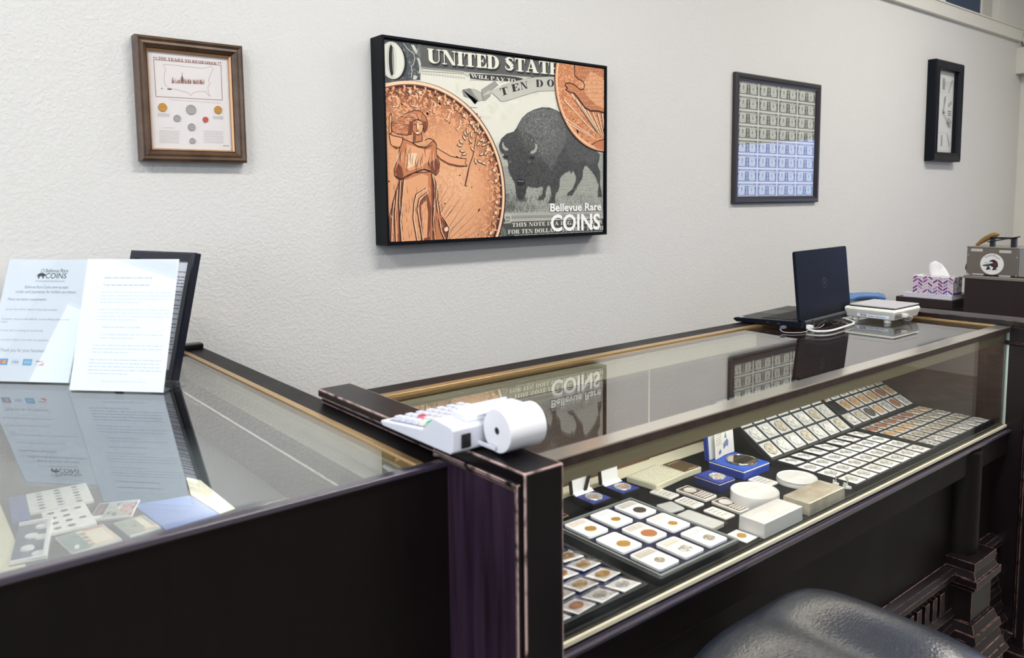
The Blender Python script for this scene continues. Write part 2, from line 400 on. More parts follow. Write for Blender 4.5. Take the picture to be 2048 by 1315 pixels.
class Print:
    """2-D drawing with coordinates a (right), b (up); baked to one mesh facing -Y (or +Z when flat)"""
    def __init__(s, clip=None, eps=0.0001): s.mb = MB(); s.c = []; s.clip = clip; s.eps = eps
    def poly(s, pts, col, L=1):
        if s.clip:
            x0, x1, y0, y1 = s.clip
            for ax, lim, sg in ((0, x0, 1), (0, x1, -1), (1, y0, 1), (1, y1, -1)):
                q = []
                for i in range(len(pts)):
                    p, r = pts[i - 1], pts[i]; dp, dr = sg * (p[ax] - lim), sg * (r[ax] - lim)
                    if (dp < 0) != (dr < 0):
                        t = dp / (dp - dr); q.append((p[0] + (r[0] - p[0]) * t, p[1] + (r[1] - p[1]) * t))
                    if dr >= 0: q.append(r)
                pts = q
                if len(pts) < 3: return
        A = sum(pts[i - 1][0] * pts[i][1] - pts[i][0] * pts[i - 1][1] for i in range(len(pts)))
        if A < 0: pts = pts[::-1]
        y = -(L + (len(s.c) % 64) / 80) * s.eps
        s.mb.add([(a, y, b) for a, b in pts], [list(range(len(pts)))])
        s.c.append(lin(col))
    def rect(s, x0, y0, x1, y1, col, L=1): s.poly([(x0, y0), (x1, y0), (x1, y1), (x0, y1)], col, L)
    def ell(s, cx, cy, rx, ry, col, L=1, n=24, rot=0.0):
        c, q = math.cos(rot), math.sin(rot)
        s.poly([(cx + rx * math.cos(t) * c - ry * math.sin(t) * q, cy + rx * math.cos(t) * q + ry * math.sin(t) * c) for t in [2 * math.pi * i / n for i in range(n)]], col, L)
    def ring(s, cx, cy, r0, r1, col, L=1, n=64, a0=0, a1=360):
        for q in _arc((cx, cy), (r1, r1), (cx, cy), (r0, r0), a0, a1, n): s.poly(q, col, L)
    def line(s, pts, w, col, L=1):
        for i in range(len(pts) - 1):
            (x, y), (X, Y) = pts[i][:2], pts[i + 1][:2]; l = math.hypot(X - x, Y - y)
            if l < 1e-9: continue
            w0 = w if not isinstance(w, (list, tuple)) else w[i]; w1 = w if not isinstance(w, (list, tuple)) else w[i + 1]
            nx, ny = -(Y - y) / l / 2, (X - x) / l / 2
            s.poly([(x + nx * w0, y + ny * w0), (x - nx * w0, y - ny * w0), (X - nx * w1, Y - ny * w1), (X + nx * w1, Y + ny * w1)], col, L)
    def star(s, cx, cy, r, col, L=1, rot=0.0):
        for k in range(5):
            a = rot + math.pi / 2 + k * 2 * math.pi / 5
            s.poly([(cx, cy), (cx + .45 * r * math.cos(a - .63), cy + .45 * r * math.sin(a - .63)), (cx + r * math.cos(a), cy + r * math.sin(a)), (cx + .45 * r * math.cos(a + .63), cy + .45 * r * math.sin(a + .63))], col, L)
    def text(s, txt, x, y, h, col, L=1, font='sans', w=None, align='l', rot=0.0, grow=0.0, bold=0.0):
        W0, polys = sans(txt, bold) if font == 'sans' else fat(txt)
        sx = h if w is None else w / max(W0, 1e-6)
        off = {'l': 0, 'c': -W0 * sx / 2, 'r': -W0 * sx}[align]
        c, q = math.cos(rot), math.sin(rot)
        for p in polys:
            if grow:
                mx = sum(a for a, b in p) / len(p); my = sum(b for a, b in p) / len(p)
                p = [(a + (a - mx) * grow, b + (b - my) * grow) for a, b in p]
            pts = [(a * sx + off, b * h) for a, b in p]
            s.poly([(x + a * c - b * q, y + a * q + b * c) for a, b in pts], col, L)
    def words(s, x0, x1, y, h, col, L=1, rng=None):
        """a line of print too small to read: word-length dashes"""
        rng = rng or random; x = x0
        while x < x1 - h:
            w = min(h * rng.uniform(1.0, 4.5), x1 - x); s.rect(x, y, x + w, y + h * .62, col, L)
            x += w + h * .55
    def build(s, name, parent, M=None, world=False, flat=False, m=None):
        if flat: s.mb.v = [(a, b, -y) for a, y, b in s.mb.v]
        if M is not None: s.mb.xf(M)
        return obj(name, s.mb, m or ink(), parent, world=world, colors=s.c)

# ================================================================ the room
XL, XR, YF, YB, ZC = -3.0, 6.50, -3.6, 2.15, 3.30

def plaster(name, col, scale, strength):
    m = bpy.data.materials.new(name); m.use_nodes = True
    nt = m.node_tree; b = nt.nodes['Principled BSDF']
    b.inputs['Base Color'].default_value = (*lin(col), 1); b.inputs['Roughness'].default_value = 0.62
    tc = nt.nodes.new('ShaderNodeTexCoord')
    n1 = nt.nodes.new('ShaderNodeTexNoise'); n1.inputs['Scale'].default_value = scale; n1.inputs['Detail'].default_value = 4; n1.inputs['Roughness'].default_value = .55
    n2 = nt.nodes.new('ShaderNodeTexNoise'); n2.inputs['Scale'].default_value = 2.2; n2.inputs['Detail'].default_value = 2
    for n in (n1, n2): nt.links.new(tc.outputs['Object'], n.inputs['Vector'])
    r = nt.nodes.new('ShaderNodeValToRGB'); r.color_ramp.elements[0].position = .42; r.color_ramp.elements[1].position = .60
    nt.links.new(n1.outputs['Fac'], r.inputs['Fac'])
    h = math_node(nt, 'ADD', r.outputs['Color'], math_node(nt, 'MULTIPLY', n2.outputs['Fac'], 0.6))
    bp = nt.nodes.new('ShaderNodeBump'); bp.inputs['Strength'].default_value = strength; bp.inputs['Distance'].default_value = 0.0022
    nt.links.new(h, bp.inputs['Height']); nt.links.new(bp.outputs['Normal'], b.inputs['Normal'])
    MATS[name] = m; return m
M_WALL = plaster('greige_plaster', (217, 216, 213), 105.0, 0.32)
M_WALL2 = mat('right_wall_paint', (214, 210, 200), .6, bump=(60, .1))
M_CEIL = mat('ceiling_white', (235, 234, 230), .8, bump=(80, .2))
M_TRIM = mat('trim_white', (222, 219, 210), .45)
M_FLOOR = mat('floor_vinyl', (118, 116, 108), .45, noise=(6, .15), bump=(40, .1))

def wall_with_holes(name, axis, pos, thick, a0, a1, z0, z1, holes, m):
    """slab wall split round its openings; axis 'x': wall plane at x=pos, a runs along y"""
    mb = MB(); xs = sorted({a0, a1, *[h[0] for h in holes], *[h[1] for h in holes]})
    for i in range(len(xs) - 1):
        c = (xs[i] + xs[i + 1]) / 2; zs = [(z0, z1)]
        for h in holes:
            if h[0] < c < h[1]:
                zs = [q for s in zs for q in ((s[0], min(s[1], h[2])), (max(s[0], h[3]), s[1])) if q[1] - q[0] > 1e-6]
        for q in zs:
            if axis == 'x': mb.box(min(pos, pos + thick), max(pos, pos + thick), xs[i], xs[i + 1], *q)
            else: mb.box(xs[i], xs[i + 1], min(pos, pos + thick), max(pos, pos + thick), *q)
    return struct(name, mb, m)

struct('floor', MB().box(XL - .2, XR + .2, YF - .2, YB + .2, -0.1, 0.0), M_FLOOR)
struct('ceiling', MB().box(XL - .2, XR + .2, YF - .2, YB + .2, ZC, ZC + .1), M_CEIL)
wall_with_holes('wall_back', 'y', YB, .14, XL, XR, 0, ZC, [(3.40, 6.12, 2.555, 3.12)], M_WALL)
wall_with_holes('wall_left', 'x', XL, -.14, YF, YB, 0, ZC, [(-3.0, 2.0, .8, 2.9)], M_WALL2)
wall_with_holes('wall_right', 'x', XR, .14, YF, YB, 0, ZC, [(-.36, .76, .98, 1.93)], M_WALL2)
wall_with_holes('wall_front', 'y', YF, -.14, XL, XR, 0, ZC, [(-2.6, .2, 1.95, 3.05)], mat('front_wall_dark', (72, 68, 66), .7))
M_ALU = mat('window_bar_white', (225, 225, 222), .4)
M_PANE = glass('window_pane', .04)
def window(name, axis, pos, a0, a1, z0, z1, n, bar=.05):
    mb = MB(); w = .03
    def bx(b, p, q, r, s):
        if axis == 'x': b.box(pos - w, pos + w, p, q, r, s)
        else: b.box(p, q, pos - w, pos + w, r, s)
    for k in range(n + 1):
        c = a0 + (a1 - a0) * k / n; bx(mb, max(a0, c - bar / 2), min(a1, c + bar / 2), z0, z1)
    bx(mb, a0, a1, z0, z0 + bar); bx(mb, a0, a1, z1 - bar, z1)
    o = struct(name, mb, M_ALU)
    for k in range(n):
        g = MB(); p, q = a0 + (a1 - a0) * k / n + bar / 2, a0 + (a1 - a0) * (k + 1) / n - bar / 2
        w = .003; bx(g, p, q, z0 + bar, z1 - bar); obj('pane', g, M_PANE, o)
    return o
window('window_1', 'y', YF - .07, -2.6, .2, 1.95, 3.05, 2)
window('window_2', 'x', XL - .07, -3.0, 2.0, .8, 2.9, 4)
M_PANE = glass('sky_tint_pane', .04, 5.0, (.66, .74, 1.0))  # tint added to turn this unseen window's reflection blue
window('window_3', 'x', XR + .07, -.36, .76, .98, 1.93, 1, .03)
M_PANE = MATS['window_pane']
# high window over the back wall: one lit pane, one closed navy blind, one painted panel
w4 = struct('window_4', MB().box(3.40, 3.46, YB, YB + .09, 2.555, 3.12).box(5.06, 5.17, YB - .006, YB + .09, 2.555, 3.12).box(6.06, 6.12, YB, YB + .09, 2.555, 3.12)
            .box(3.46, 5.06, YB + .03, YB + .09, 2.555, 2.60).box(3.46, 5.06, YB + .03, YB + .09, 3.07, 3.12), M_TRIM)
obj('pane', MB().box(3.46, 5.06, YB + .055, YB + .06, 2.60, 3.07), M_PANE, w4)
bl = obj('blind', MB().box(5.17, 5.724, YB + .005, YB + .02, 2.555, 3.12), mat('navy_blind', (44, 62, 88), .6), w4)
obj('panel', MB().box(5.724, 6.06, YB + .045, YB + .06, 2.555, 3.12), mat('grey_panel', (196, 194, 186), .5), w4)
obj('stop', MB().box(5.724, 5.745, YB - .002, YB + .05, 2.555, 3.12).box(6.03, 6.06, YB - .002, YB + .05, 2.555, 3.12), M_TRIM, w4)
# rail under the high window
struct('trim_1', MB().box(2.6, 6.40, YB - .028, YB, 2.475, 2.552), M_TRIM, bevel=.002)
struct('trim_2', MB().box(2.6, 6.40, YB - .034, YB - .0, 2.552, 2.560), M_TRIM)
# boxed soffit along the right wall, door casing in the corner under it
struct('trim_3', MB().box(6.38, XR, .2, YB, 2.252, 2.432), M_WALL2)
struct('trim_4', MB().box(XR - .03, XR, 1.30, 2.02, 0, 2.25), M_TRIM, bevel=.003)
struct('door_1', MB().box(XR - .018, XR - .001, .9, 1.30, 0, 2.15), M_TRIM)
t = thing('smoke_alarm', 'round white alarm disc on the right wall above the soffit box', 'alarm', (6.47, 2.088, 2.50))
obj('body', MB().lathe([(0, -.03), (.045, -.03), (.056, -.02), (.06, 0)], (6.47, 2.088, 2.50), 28, axis='x'), mat('alarm_white', (240, 240, 236), .4), t)
obj('bracket', MB().box(6.47, XR, 2.07, 2.13, 2.47, 2.53), mat('dark_metal', (40, 40, 42), .5, .5), t)

# ceiling troffers (the shop's own lamps)
M_TUBE = mat('lamp_diffuser', (255, 250, 240), .5, emit=((255, 246, 232), 6.0))
for i, (x, y) in enumerate(((-1.2, .3), (1.4, .3), (4.3, .5), (.4, -2.0), (3.6, -2.0))):
    L = thing('ceiling_light', 'white ceiling troffer lamp, %s of the five' % ['leftmost', 'second from left', 'rightmost front', 'rear middle', 'rear right'][i], 'lamp', (x, y, ZC), group='ceiling lamps')
    obj('housing', MB().box(x - .62, x + .62, y - .17, y + .17, ZC - .06, ZC - .001), M_CEIL, L)
    obj('diffuser', MB().box(x - .58, x + .58, y - .13, y + .13, ZC - .068, ZC - .061), M_TUBE, L)
    a = area('lamp_light', (0, 0, -.08), (0, 0, 0), 1.16, .26, LAMP_W * (.95 if i == 2 else 1), (1, .945, .87) if i == 2 else (1, .985, .962), parent=L)

# ================================================================ the two glass counters
G = 1.011                                    # glass level
DK = 0.712                                   # deck of the right-hand case
M_WOOD = wood('espresso_wood', (20, 13, 15), (196, 150, 140))
M_WOOD2 = wood('espresso_wood_matt', (15, 10, 11), (120, 84, 76), rough=.40, amount=.15, spec=.18)
M_WOODP = wood('worn_glint_wood', (12, 8, 11), (236, 200, 192), rough=.30, radius=.0035, amount=1.0, spec=.3, gain=14, thr=.30)  # pinkish-white highlights painted in along the worn edges
M_EDGE = mat('lacquered_sheen_edge', (56, 50, 64), .16, spec=.7, coat=1.0)  # lilac sky reflection put into the base colour of the edge
M_GOLD = mat('brass_strip', (206, 172, 122), .28, .8, bump=(200, .05))
M_RAIL = mat('satin_brass_rail', (236, 230, 218), .16, .9, bump=(300, .03))
M_HOOD = mat('brass_hood', (172, 160, 130), .38, .7)
M_CREAM = mat('cream_enamel', (232, 226, 200), .5)
M_VELVET = mat('black_velvet', (17, 18, 22), .9, spec=.15, noise=(25, .3), bump=(400, .2))
M_GLASS = glass('counter_glass', .17, 3.6, (.95, .97, .96))
M_FGLASS = glass('front_glass', .03, 5.0, (.97, .985, .98))
M_BACK = mat('walnut_back', (92, 66, 48), .3, noise=(8, .35), stretch=(2, 2, 30))
M_LEDGE = mat('cream_edge', (206, 200, 176), .35)

# ---- right-hand counter
RX0, RX1 = .706, 2.572
rc = thing('display_counter', 'long dark wood counter with glass case of coins, laptop on top', 'counter', (1.6, 1.1, 0))
post = MB().box(.637, .706, .765, .952, 0, 1.040)
obj('post', post, M_WOODP, rc, bevel=.002)
# raised field with the window sheen painted in, and its moulding
obj('post_panel', MB().frame(0, .205, 0, .993, [(0, 0), (.002, .004), (.006, .004), (.009, .0015), (.012, .0005), (.05, .0005)], 0).xf(Matrix.Translation((.637, .980, .03)) @ Matrix.Rotation(-H, 4, 'Z')), M_WOODP, rc)
obj('post_sheen_field', MB().box(.6355, .637, .781, .976, .03, 1.010), mat('plum_sheen', (46, 33, 47), .30, spec=.5, noise=(5, .55), stretch=(1, 14, .8)), rc)
obj('end_panel', MB().box(.660, .706, .962, 1.40, 0, 1.010), M_WOOD, rc, bevel=.002)
obj('cap', MB().box(.636, .706, .953, 1.386, 1.024, 1.040).box(.641, .706, .953, 1.382, 1.0125, 1.024), M_WOODP, rc, bevel=.0022)
obj('back_rail', MB().box(.690, RX1 + .05, 1.362, 1.420, .955, 1.0125), M_WOOD2, rc, bevel=.002)
obj('back_strip', MB().box(.706, RX1, 1.341, 1.362, .998, 1.0135), M_GOLD, rc, bevel=.001)
obj('glass_top', MB().box(.707, RX1 - .012, .862, 1.341, 1.004, 1.010), M_GLASS, rc)
obj('front_rail', MB().box(.706, RX1, .842, .880, 1.0095, 1.0125), M_RAIL, rc, bevel=.0006)
obj('front_rail_face', MB().box(.706, RX1, .8415, .846, .996, 1.0093), mat('rail_shade_brown', (54, 42, 38), .4, spec=.3, noise=(60, .3)), rc)  # the dark floor's reflection in the rail is put into this brown
obj('side_strip', MB().box(RX1 - .014, RX1, .880, 1.341, 1.002, 1.0132), M_GOLD, rc, bevel=.001)
obj('front_glass', MB().box(.707, RX1, .847, .852, .716, .998), M_FGLASS, rc)
obj('glass_edge', MB().box(RX1 - .001, RX1 + .003, .846, .853, .716, .996), mat('glass_edge_pale', (190, 205, 198), .2), rc)
hood = obj('light_hood', MB().prism([(.707, .856, .998), (.707, .886, .998), (.707, .886, .985), (.707, .874, .985), (.707, .866, .978), (.707, .862, .966), (.707, .857, .964)], (RX1 - .712, 0, 0)), M_HOOD, rc)
obj('lamp_tube', MB().cone((.73, .879, .981), (RX1 - .03, .879, .981), .0035, .0035, 8), mat('case_lamp', (255, 240, 214), .5, emit=((255, 232, 196), 12.0)), hood)
area('case_light', (.04, -.215, .977), (math.radians(24), 0, 0), 1.78, .012, CASE_W, (1, .90, .76), parent=rc)
obj('deck', MB().box(.706, RX1, .852, 1.282, .690, DK), M_VELVET, rc)
obj('back_ledge', MB().box(.706, RX1, 1.282, 1.335, .690, DK + .002), M_CREAM, rc)
for x0, x1, y in ((.706, 1.535, 1.330), (1.525, RX1, 1.337)):
    d = obj('sliding_door', MB().box(x0, x1, y, y + .006, DK + .002, .998), M_BACK, rc)
obj('door_edge', MB().box(1.528, 1.5325, 1.328, 1.3295, DK + .03, .955), M_CREAM, rc)
obj('back_lamp_bar', MB().box(.72, 1.975, 1.305, 1.329, .962, 1.000), M_CREAM, rc, bevel=.002)
obj('sill_rail', MB().box(.706, RX1, .8405, .8465, .7085, .7165), M_LEDGE, rc, bevel=.001)
obj('sill', MB().box(.706, RX1 + .01, .829, .8465, .694, .7035), M_EDGE, rc, bevel=.003, seg=3)
obj('fascia', MB().box(.706, RX1, .835, .852, .630, .694), M_WOOD2, rc, bevel=.002)
obj('lower_panel', MB().box(.706, RX1, .868, .885, 0, .690), M_WOOD2, rc)
obj('rear_panel', MB().box(.706, RX1, 1.345, 1.362, 0, .998), M_WOOD2, rc)
obj('right_post', MB().box(RX1, RX1 + .07, .765, .955, 0.04, 1.012), M_WOOD, rc, bevel=.003)
obj('right_post_panel', MB().frame(0, .15, 0, .90, [(0, 0), (.003, .005), (.010, .005), (.014, .001)], 0).xf(Matrix.Translation((RX1, .935, .07)) @ Matrix.Rotation(-H, 4, 'Z')), M_WOOD, rc)
obj('right_end_panel', MB().box(RX1 + .004, RX1 + .06, .955, 1.40, 0, 1.010), M_WOOD, rc)
obj('right_cap', MB().box(RX1 - .006, RX1 + .085, .760, 1.386, 1.0135, 1.029), M_WOOD, rc, bevel=.0022)
obj('inner_side_panel', MB().box(RX1 - .009, RX1 - .002, .8535, 1.330, DK + .001, 1.002), mat('inner_wood', (50, 38, 34), .28, spec=.4, noise=(7, .4), stretch=(1, 3, 12)), rc)
obj('right_foot', MB().box(RX1 - .045, RX1 + .085, .742, .99, 0, .045), M_WOOD, rc, bevel=.004)
# carved front of the right post (glimpsed at the frame's edge)
obj('post_carving', MB().frame(0, .062, 0, .13, [(0, 0), (.004, .012), (.012, .004), (.018, .012), (.026, .003)], 0).xf(Matrix.Translation((RX1 + .004, .765, .10))), M_WOOD, rc)
obj('post_carving', MB().frame(0, .062, 0, .13, [(0, 0), (.004, .012), (.012, .004), (.018, .012), (.026, .003)], 0).xf(Matrix.Translation((RX1 + .004, .765, .27))), M_WOOD, rc)
# plinth with dentils along the bottom of the front
obj('plinth', MB().prism([(.706, .868, 0), (.706, .800, 0), (.706, .800, .07), (.706, .812, .085), (.706, .812, .12), (.706, .822, .135), (.706, .822, .15), (.706, .832, .17), (.706, .832, .20), (.706, .840, .215),
     (.706, .840, .235), (.706, .850, .25), (.706, .850, .335), (.706, .838, .345), (.706, .838, .36), (.706, .848, .37), (.706, .868, .375)], (RX1 - .706, 0, 0)), M_WOOD, rc)
for k in range(40):
    x = .73 + k * .046
    if 2.20 < x < 2.42: continue
    obj('dentil', MB().box(x, x + .024, .840, .851, .262, .325), M_WOOD, rc)
# turned half column standing on a stepped pedestal
cx, cy = 2.322, .866
col = obj('column', MB().lathe([(0, .40), (.050, .40), (.050, .690), (0, .690)], (cx, cy, 0), 28), M_WOOD2, rc)
def steps(b, prof):
    for z0, z1, r0, r1 in prof:
        b.add([(cx + sx * r, cy + sy * r, z) for z, r in ((z0, r0), (z1, r1)) for sx, sy in ((-1, -1), (1, -1), (1, 1), (-1, 1))],
              [(0, 1, 2, 3), (4, 5, 6, 7), (0, 1, 5, 4), (1, 2, 6, 5), (2, 3, 7, 6), (3, 0, 4, 7)])
    return b
obj('column_pedestal', steps(MB(), [(0, .06, .112, .112), (.06, .075, .112, .10), (.075, .11, .096, .096), (.11, .125, .108, .10), (.125, .15, .098, .094), (.15, .18, .092, .082), (.18, .20, .090, .086), (.20, .225, .082, .074), (.225, .32, .066, .066), (.32, .335, .074, .078), (.335, .355, .084, .084), (.355, .375, .078, .070), (.375, .40, .073, .073)]), M_WOOD, rc)

# ---- left-hand counter, running back to the wall
lc = thing('display_counter', 'dark wood counter with flat glass top holding signs and coin albums', 'counter', (.2, 1.5, 0))
LX0, LX1 = -.42, .655
LD = .800
obj('front_panel', MB().box(LX0, .646, .944, .962, 0, 1.003), M_WOOD2, lc)
obj('front_edge', MB().box(LX0, .648, .9405, .9595, 1.0035, 1.0125), M_EDGE, lc, bevel=.003, seg=3)
obj('right_board', MB().box(.604, LX1, .960, 2.149, .960, 1.0115), M_WOOD2, lc, bevel=.002)
obj('right_strip', MB().box(.590, .604, .960, 2.135, .995, 1.0125), M_GOLD, lc, bevel=.001)
obj('left_board', MB().box(LX0, LX0 + .06, .960, 2.149, .960, 1.0115), M_WOOD2, lc, bevel=.002)
obj('glass_top', MB().box(LX0 + .06, .590, .960, 2.135, 1.004, 1.010), M_GLASS, lc)
obj('back_lip', MB().box(LX0, .652, 2.118, 2.149, 1.0118, 1.026), mat('black_lacquer', (16, 16, 18), .25), lc, bevel=.003)
obj('right_side', MB().box(.606, .640, .962, 2.149, 0, .960), M_WOOD2, lc)
obj('left_side', MB().box(LX0, LX0 + .02, .962, 2.149, 0, .960), M_WOOD2, lc)
obj('back_panel', MB().box(LX0 + .02, .606, 2.125, 2.149, 0, 1.0), M_WOOD2, lc)
obj('side_lamp_bar', MB().prism([(.606, 1.0, .998), (.585, 1.0, .998), (.585, 1.0, .975), (.598, 1.0, .968), (.598, 1.0, .940), (.606, 1.0, .935)], (0, 1.11, 0)), M_CREAM, lc)
area('side_case_fill', (.370, -.0, .935), (0, math.radians(58), 0), .012, 1.05, CASE_W * .9, (1, .95, .86), parent=lc)  # added fill light under the bar, brightens the albums
M_LDECK = mat('grey_felt', (62, 68, 74), .9, spec=.2, noise=(30, .2), bump=(300, .2))
obj('deck', MB().box(.150, .606, .962, 2.125, LD - .02, LD), M_LDECK, lc)
obj('side_ledge', MB().box(LX0 + .02, .150, .962, 2.125, LD - .02, LD + .004), M_CREAM, lc)

# ================================================================ things on the wall
M_BLK = mat('black_frame', (12, 16, 22), .45, spec=.12)
rng = random.Random(3)

# ---- the big canvas
AY = 2.088
pic = thing('framed_canvas', 'large black-framed canvas print of copper coins, bison and bank note', 'picture', (1.69, YB, 1.575))
X0, X1, Z0, Z1 = 1.196, 2.147, 1.262, 1.888
obj('frame', MB().frame(X0, X1, Z0, Z1, [(0, 0), (0, .070), (.0075, .070), (.0075, .0625), (.0115, .0625), (.0115, .0)], YB - .001), M_BLK, pic)
obj('canvas', MB().box(X0 + .002, X1 - .002, AY + .001, YB - .002, Z0 + .002, Z1 - .002), mat('canvas_white', (225, 222, 208), .7), pic)
P = Print((X0 + .011, X1 - .011, Z0 + .011, Z1 - .011))
A1, A2, A3, A4, AW = crop(760, 70, 6.26), crop(980, 90, 6.261), crop(765, 220, 4.869), crop(980, 200, 4.535), crop(730, 50, 2.858)
def on(cr):
    def f(*pts):
        out = []
        for q in pts: p = atY(*cr(*q), AY); out.append((p.x, p.z))
        return out
    return f
a1, a2, a3, a4, aw = on(A1), on(A2), on(A3), on(A4), on(AW)
INK, GREY, PAPER = (40, 44, 46), (104, 106, 104), (228, 226, 212)
CU1, CU2, CU3, CU4, CU5 = (246, 208, 172), (228, 164, 120), (196, 124, 84), (124, 68, 46), (54, 30, 26)
P.rect(X0, Z0, X1, Z1, PAPER, 0)
for _ in range(500):                                    # mottled old paper
    x, z = rng.uniform(X0, X1), rng.uniform(Z0, Z1); g = rng.randint(-7, 5); P.ell(x, z, rng.uniform(.004, .03), rng.uniform(.004, .02), (228 + g, 226 + g, 211 + g), 1, 7)
# engraved band with the title
P.poly(a1((470, 100), (1565, 225)) + a2((835, 205), (800, 400), (520, 408), (0, 372)) + a1((1110, 470), (1040, 452), (520, 400), (470, 400)), GREY, 2)
zt = 1.90
for i in range(70):
    z = 1.812 + i * .0012; P.line([(1.335, z), (1.905, z + .002)], .0004, (70, 72, 72), 3)
P.poly(a1((50, 55), (500, 110), (505, 565), (380, 565), (60, 600)), (72, 78, 82), 2)
for _ in range(420):                                    # scroll work round the numeral
    x, z = rng.uniform(1.205, 1.335), rng.uniform(1.755, 1.88); r = rng.uniform(.003, .008); t0 = rng.uniform(0, 6.3)
    P.line([(x + r * math.cos(t0 + k * .6), z + r * math.sin(t0 + k * .6)) for k in range(4)], .0006, rng.choice(((150, 152, 148), (40, 46, 50), (188, 188, 180))), 3)
c0 = a1((152, 318))[0]; ex = a1((305, 318))[0][0] - c0[0]; ez = a1((152, 85))[0][1] - c0[1]
P.ell(c0[0] + .006, c0[1] - .003, ex + .003, ez, (22, 26, 30), 4, 40)
P.ell(*c0, ex, ez, (226, 226, 212), 5, 40); P.ell(*c0, ex * .93, ez * .95, (120, 122, 118), 6, 40); P.ell(*c0, ex * .915, ez * .94, (226, 226, 212), 7, 40)
P.ell(c0[0] - .002, c0[1], ex * .36, ez * .92, (120, 122, 118), 8, 32); P.ell(c0[0] - .002, c0[1], ex * .33, ez * .90, (224, 224, 212), 9, 32)
P.ell(c0[0] - .003, c0[1], ex * .22, ez * .84, (24, 28, 30), 10, 32); P.ell(c0[0] + .003, c0[1], ex * .09, ez * .74, (150, 150, 144), 11, 24)
P.line(a1((290, 100), (345, 180), (425, 235), (430, 300), (420, 360), (388, 400), (400, 440), (388, 540)), .0016, (232, 232, 220), 12)
for q in (((380, 115), (430, 130), (470, 210), (450, 240), (405, 170)), ((455, 285), (490, 290), (512, 360), (505, 470), (480, 490), (490, 400), (470, 320)), ((420, 500), (470, 515), (450, 560), (405, 555))):
    P.poly(a1(*q), (206, 206, 196), 12); P.line(a1(*q, q[0]), .0006, INK, 13)
zb = 1.8235; zt = 1.8665; xl, xr = a1((592, 250))[0][0], a2((822, 300))[0][0] + .012
P.text('UNITED STATE', xl + .0045, zb - .006, zt - zb, (36, 40, 42), 14, 'fat', w=xr - xl, grow=.05, rot=.021)
P.text('UNITED STATE', xl + .0022, zb - .003, zt - zb, (36, 40, 42), 14, 'fat', w=xr - xl, grow=.05, rot=.021)
P.text('UNITED STATE', xl, zb, zt - zb, (232, 230, 214), 15, 'fat', w=xr - xl, grow=.04, rot=.021)
# ticked rail, scallop fringe and the small line of text
q = a1((525, 415), (1060, 462), (1110, 500), (1100, 520), (1060, 490), (525, 452)); P.poly(q, (214, 212, 200), 6); P.line(q + q[:1], .0009, INK, 7)
xa, xb = a1((530, 430))[0][0], a1((1050, 480))[0][0]
for i in range(90): x = xa + (xb - xa) * i / 90; P.rect(x, 1.8025, x + .0006, 1.8085, (96, 96, 92), 8)
for i in range(16):
    x = xa + (xb - xa + .01) * i / 16
    P.ring(x + .0045, 1.7915, .0040, .0045, (130, 130, 126), 6, 10, 180, 360); P.ring(x + .0045, 1.7925, .0026, .0029, (150, 150, 146), 6, 8, 180, 360); P.rect(x, 1.7845, x + .0006, 1.796, (96, 96, 92), 6)
P.poly(a1((1115, 480), (1565, 512)) + a2((330, 400), (420, 420), (330, 460), (0, 445)) + a1((1130, 545)), (52, 54, 54), 5)
P.line(a1((1110, 470), (1565, 500)) + a2((520, 405)), .0014, (222, 220, 208), 7); P.line(a1((1120, 560), (1565, 575)) + a2((120, 470)), .0012, (120, 120, 116), 7)
xl, xr = a1((1135, 520))[0][0], a2((320, 430))[0][0]
P.text('WILL PAY TO', xl, 1.7925, .0115, (226, 224, 210), 8, 'fat', w=xr - xl)
# ribbon
rib = a2((-110, 640), (-30, 575), (70, 545), (140, 512), (330, 448), (560, 402), (830, 392), (830, 572), (600, 578), (390, 640), (215, 698), (135, 708), (90, 660), (20, 600))
P.poly(rib, (196, 195, 184), 9); P.line(rib[3:12], .0009, INK, 10); P.line(rib[8:], .0009, INK, 10)
for i in range(46):
    t = i / 45; x = 140 + 680 * t; P.line(a2((x, 515 - 118 * math.sin(t * 1.5)), (x + 8, 560 - 118 * math.sin(t * 1.5))), .0005, (130, 130, 126), 10)
for q, c in ((((-110, 560), (60, 450), (100, 500), (10, 570), (0, 640), (-70, 700), (-90, 690)), (158, 158, 150)), (((-280, 545), (-180, 560), (-110, 600), (-90, 690), (-160, 705), (-220, 640)), (184, 183, 174)), (((-330, 640), (-345, 560), (-250, 545), (-190, 640), (-150, 680), (-190, 740), (-150, 700)), (140, 140, 134))):
    P.poly(a2(*q), c, 8); P.line(a2(*q, q[0]), .0007, INK, 10)
for ch, x, y, r in (('T', 140, 640, .30), ('E', 280, 590, .26), ('N', 385, 560, .20), ('D', 575, 525, .05), ('O', 712, 518, .0)):
    p = a2((x, y))[0]; P.text(ch, p[0] + .001, p[1] - .0015, .0250, (210, 208, 196), 11, 'fat', w=.034, rot=r); P.text(ch, p[0], p[1], .0250, (34, 36, 36), 12, 'fat', w=.033, rot=r)
P.line(a1((1010, 705), (1110, 790)), .0007, (150, 150, 146), 3); P.words(a1((1100, 890))[0][0], a1((1215, 905))[0][0], a1((1100, 905))[0][1], .003, INK, 3, rng)
P.poly(a1((1190, 985), (1215, 975), (1230, 1000), (1200, 1000)), (170, 70, 84), 3); P.poly(a1((1210, 1040), (1255, 1015), (1270, 1030), (1240, 1055)), (214, 140, 148), 3)
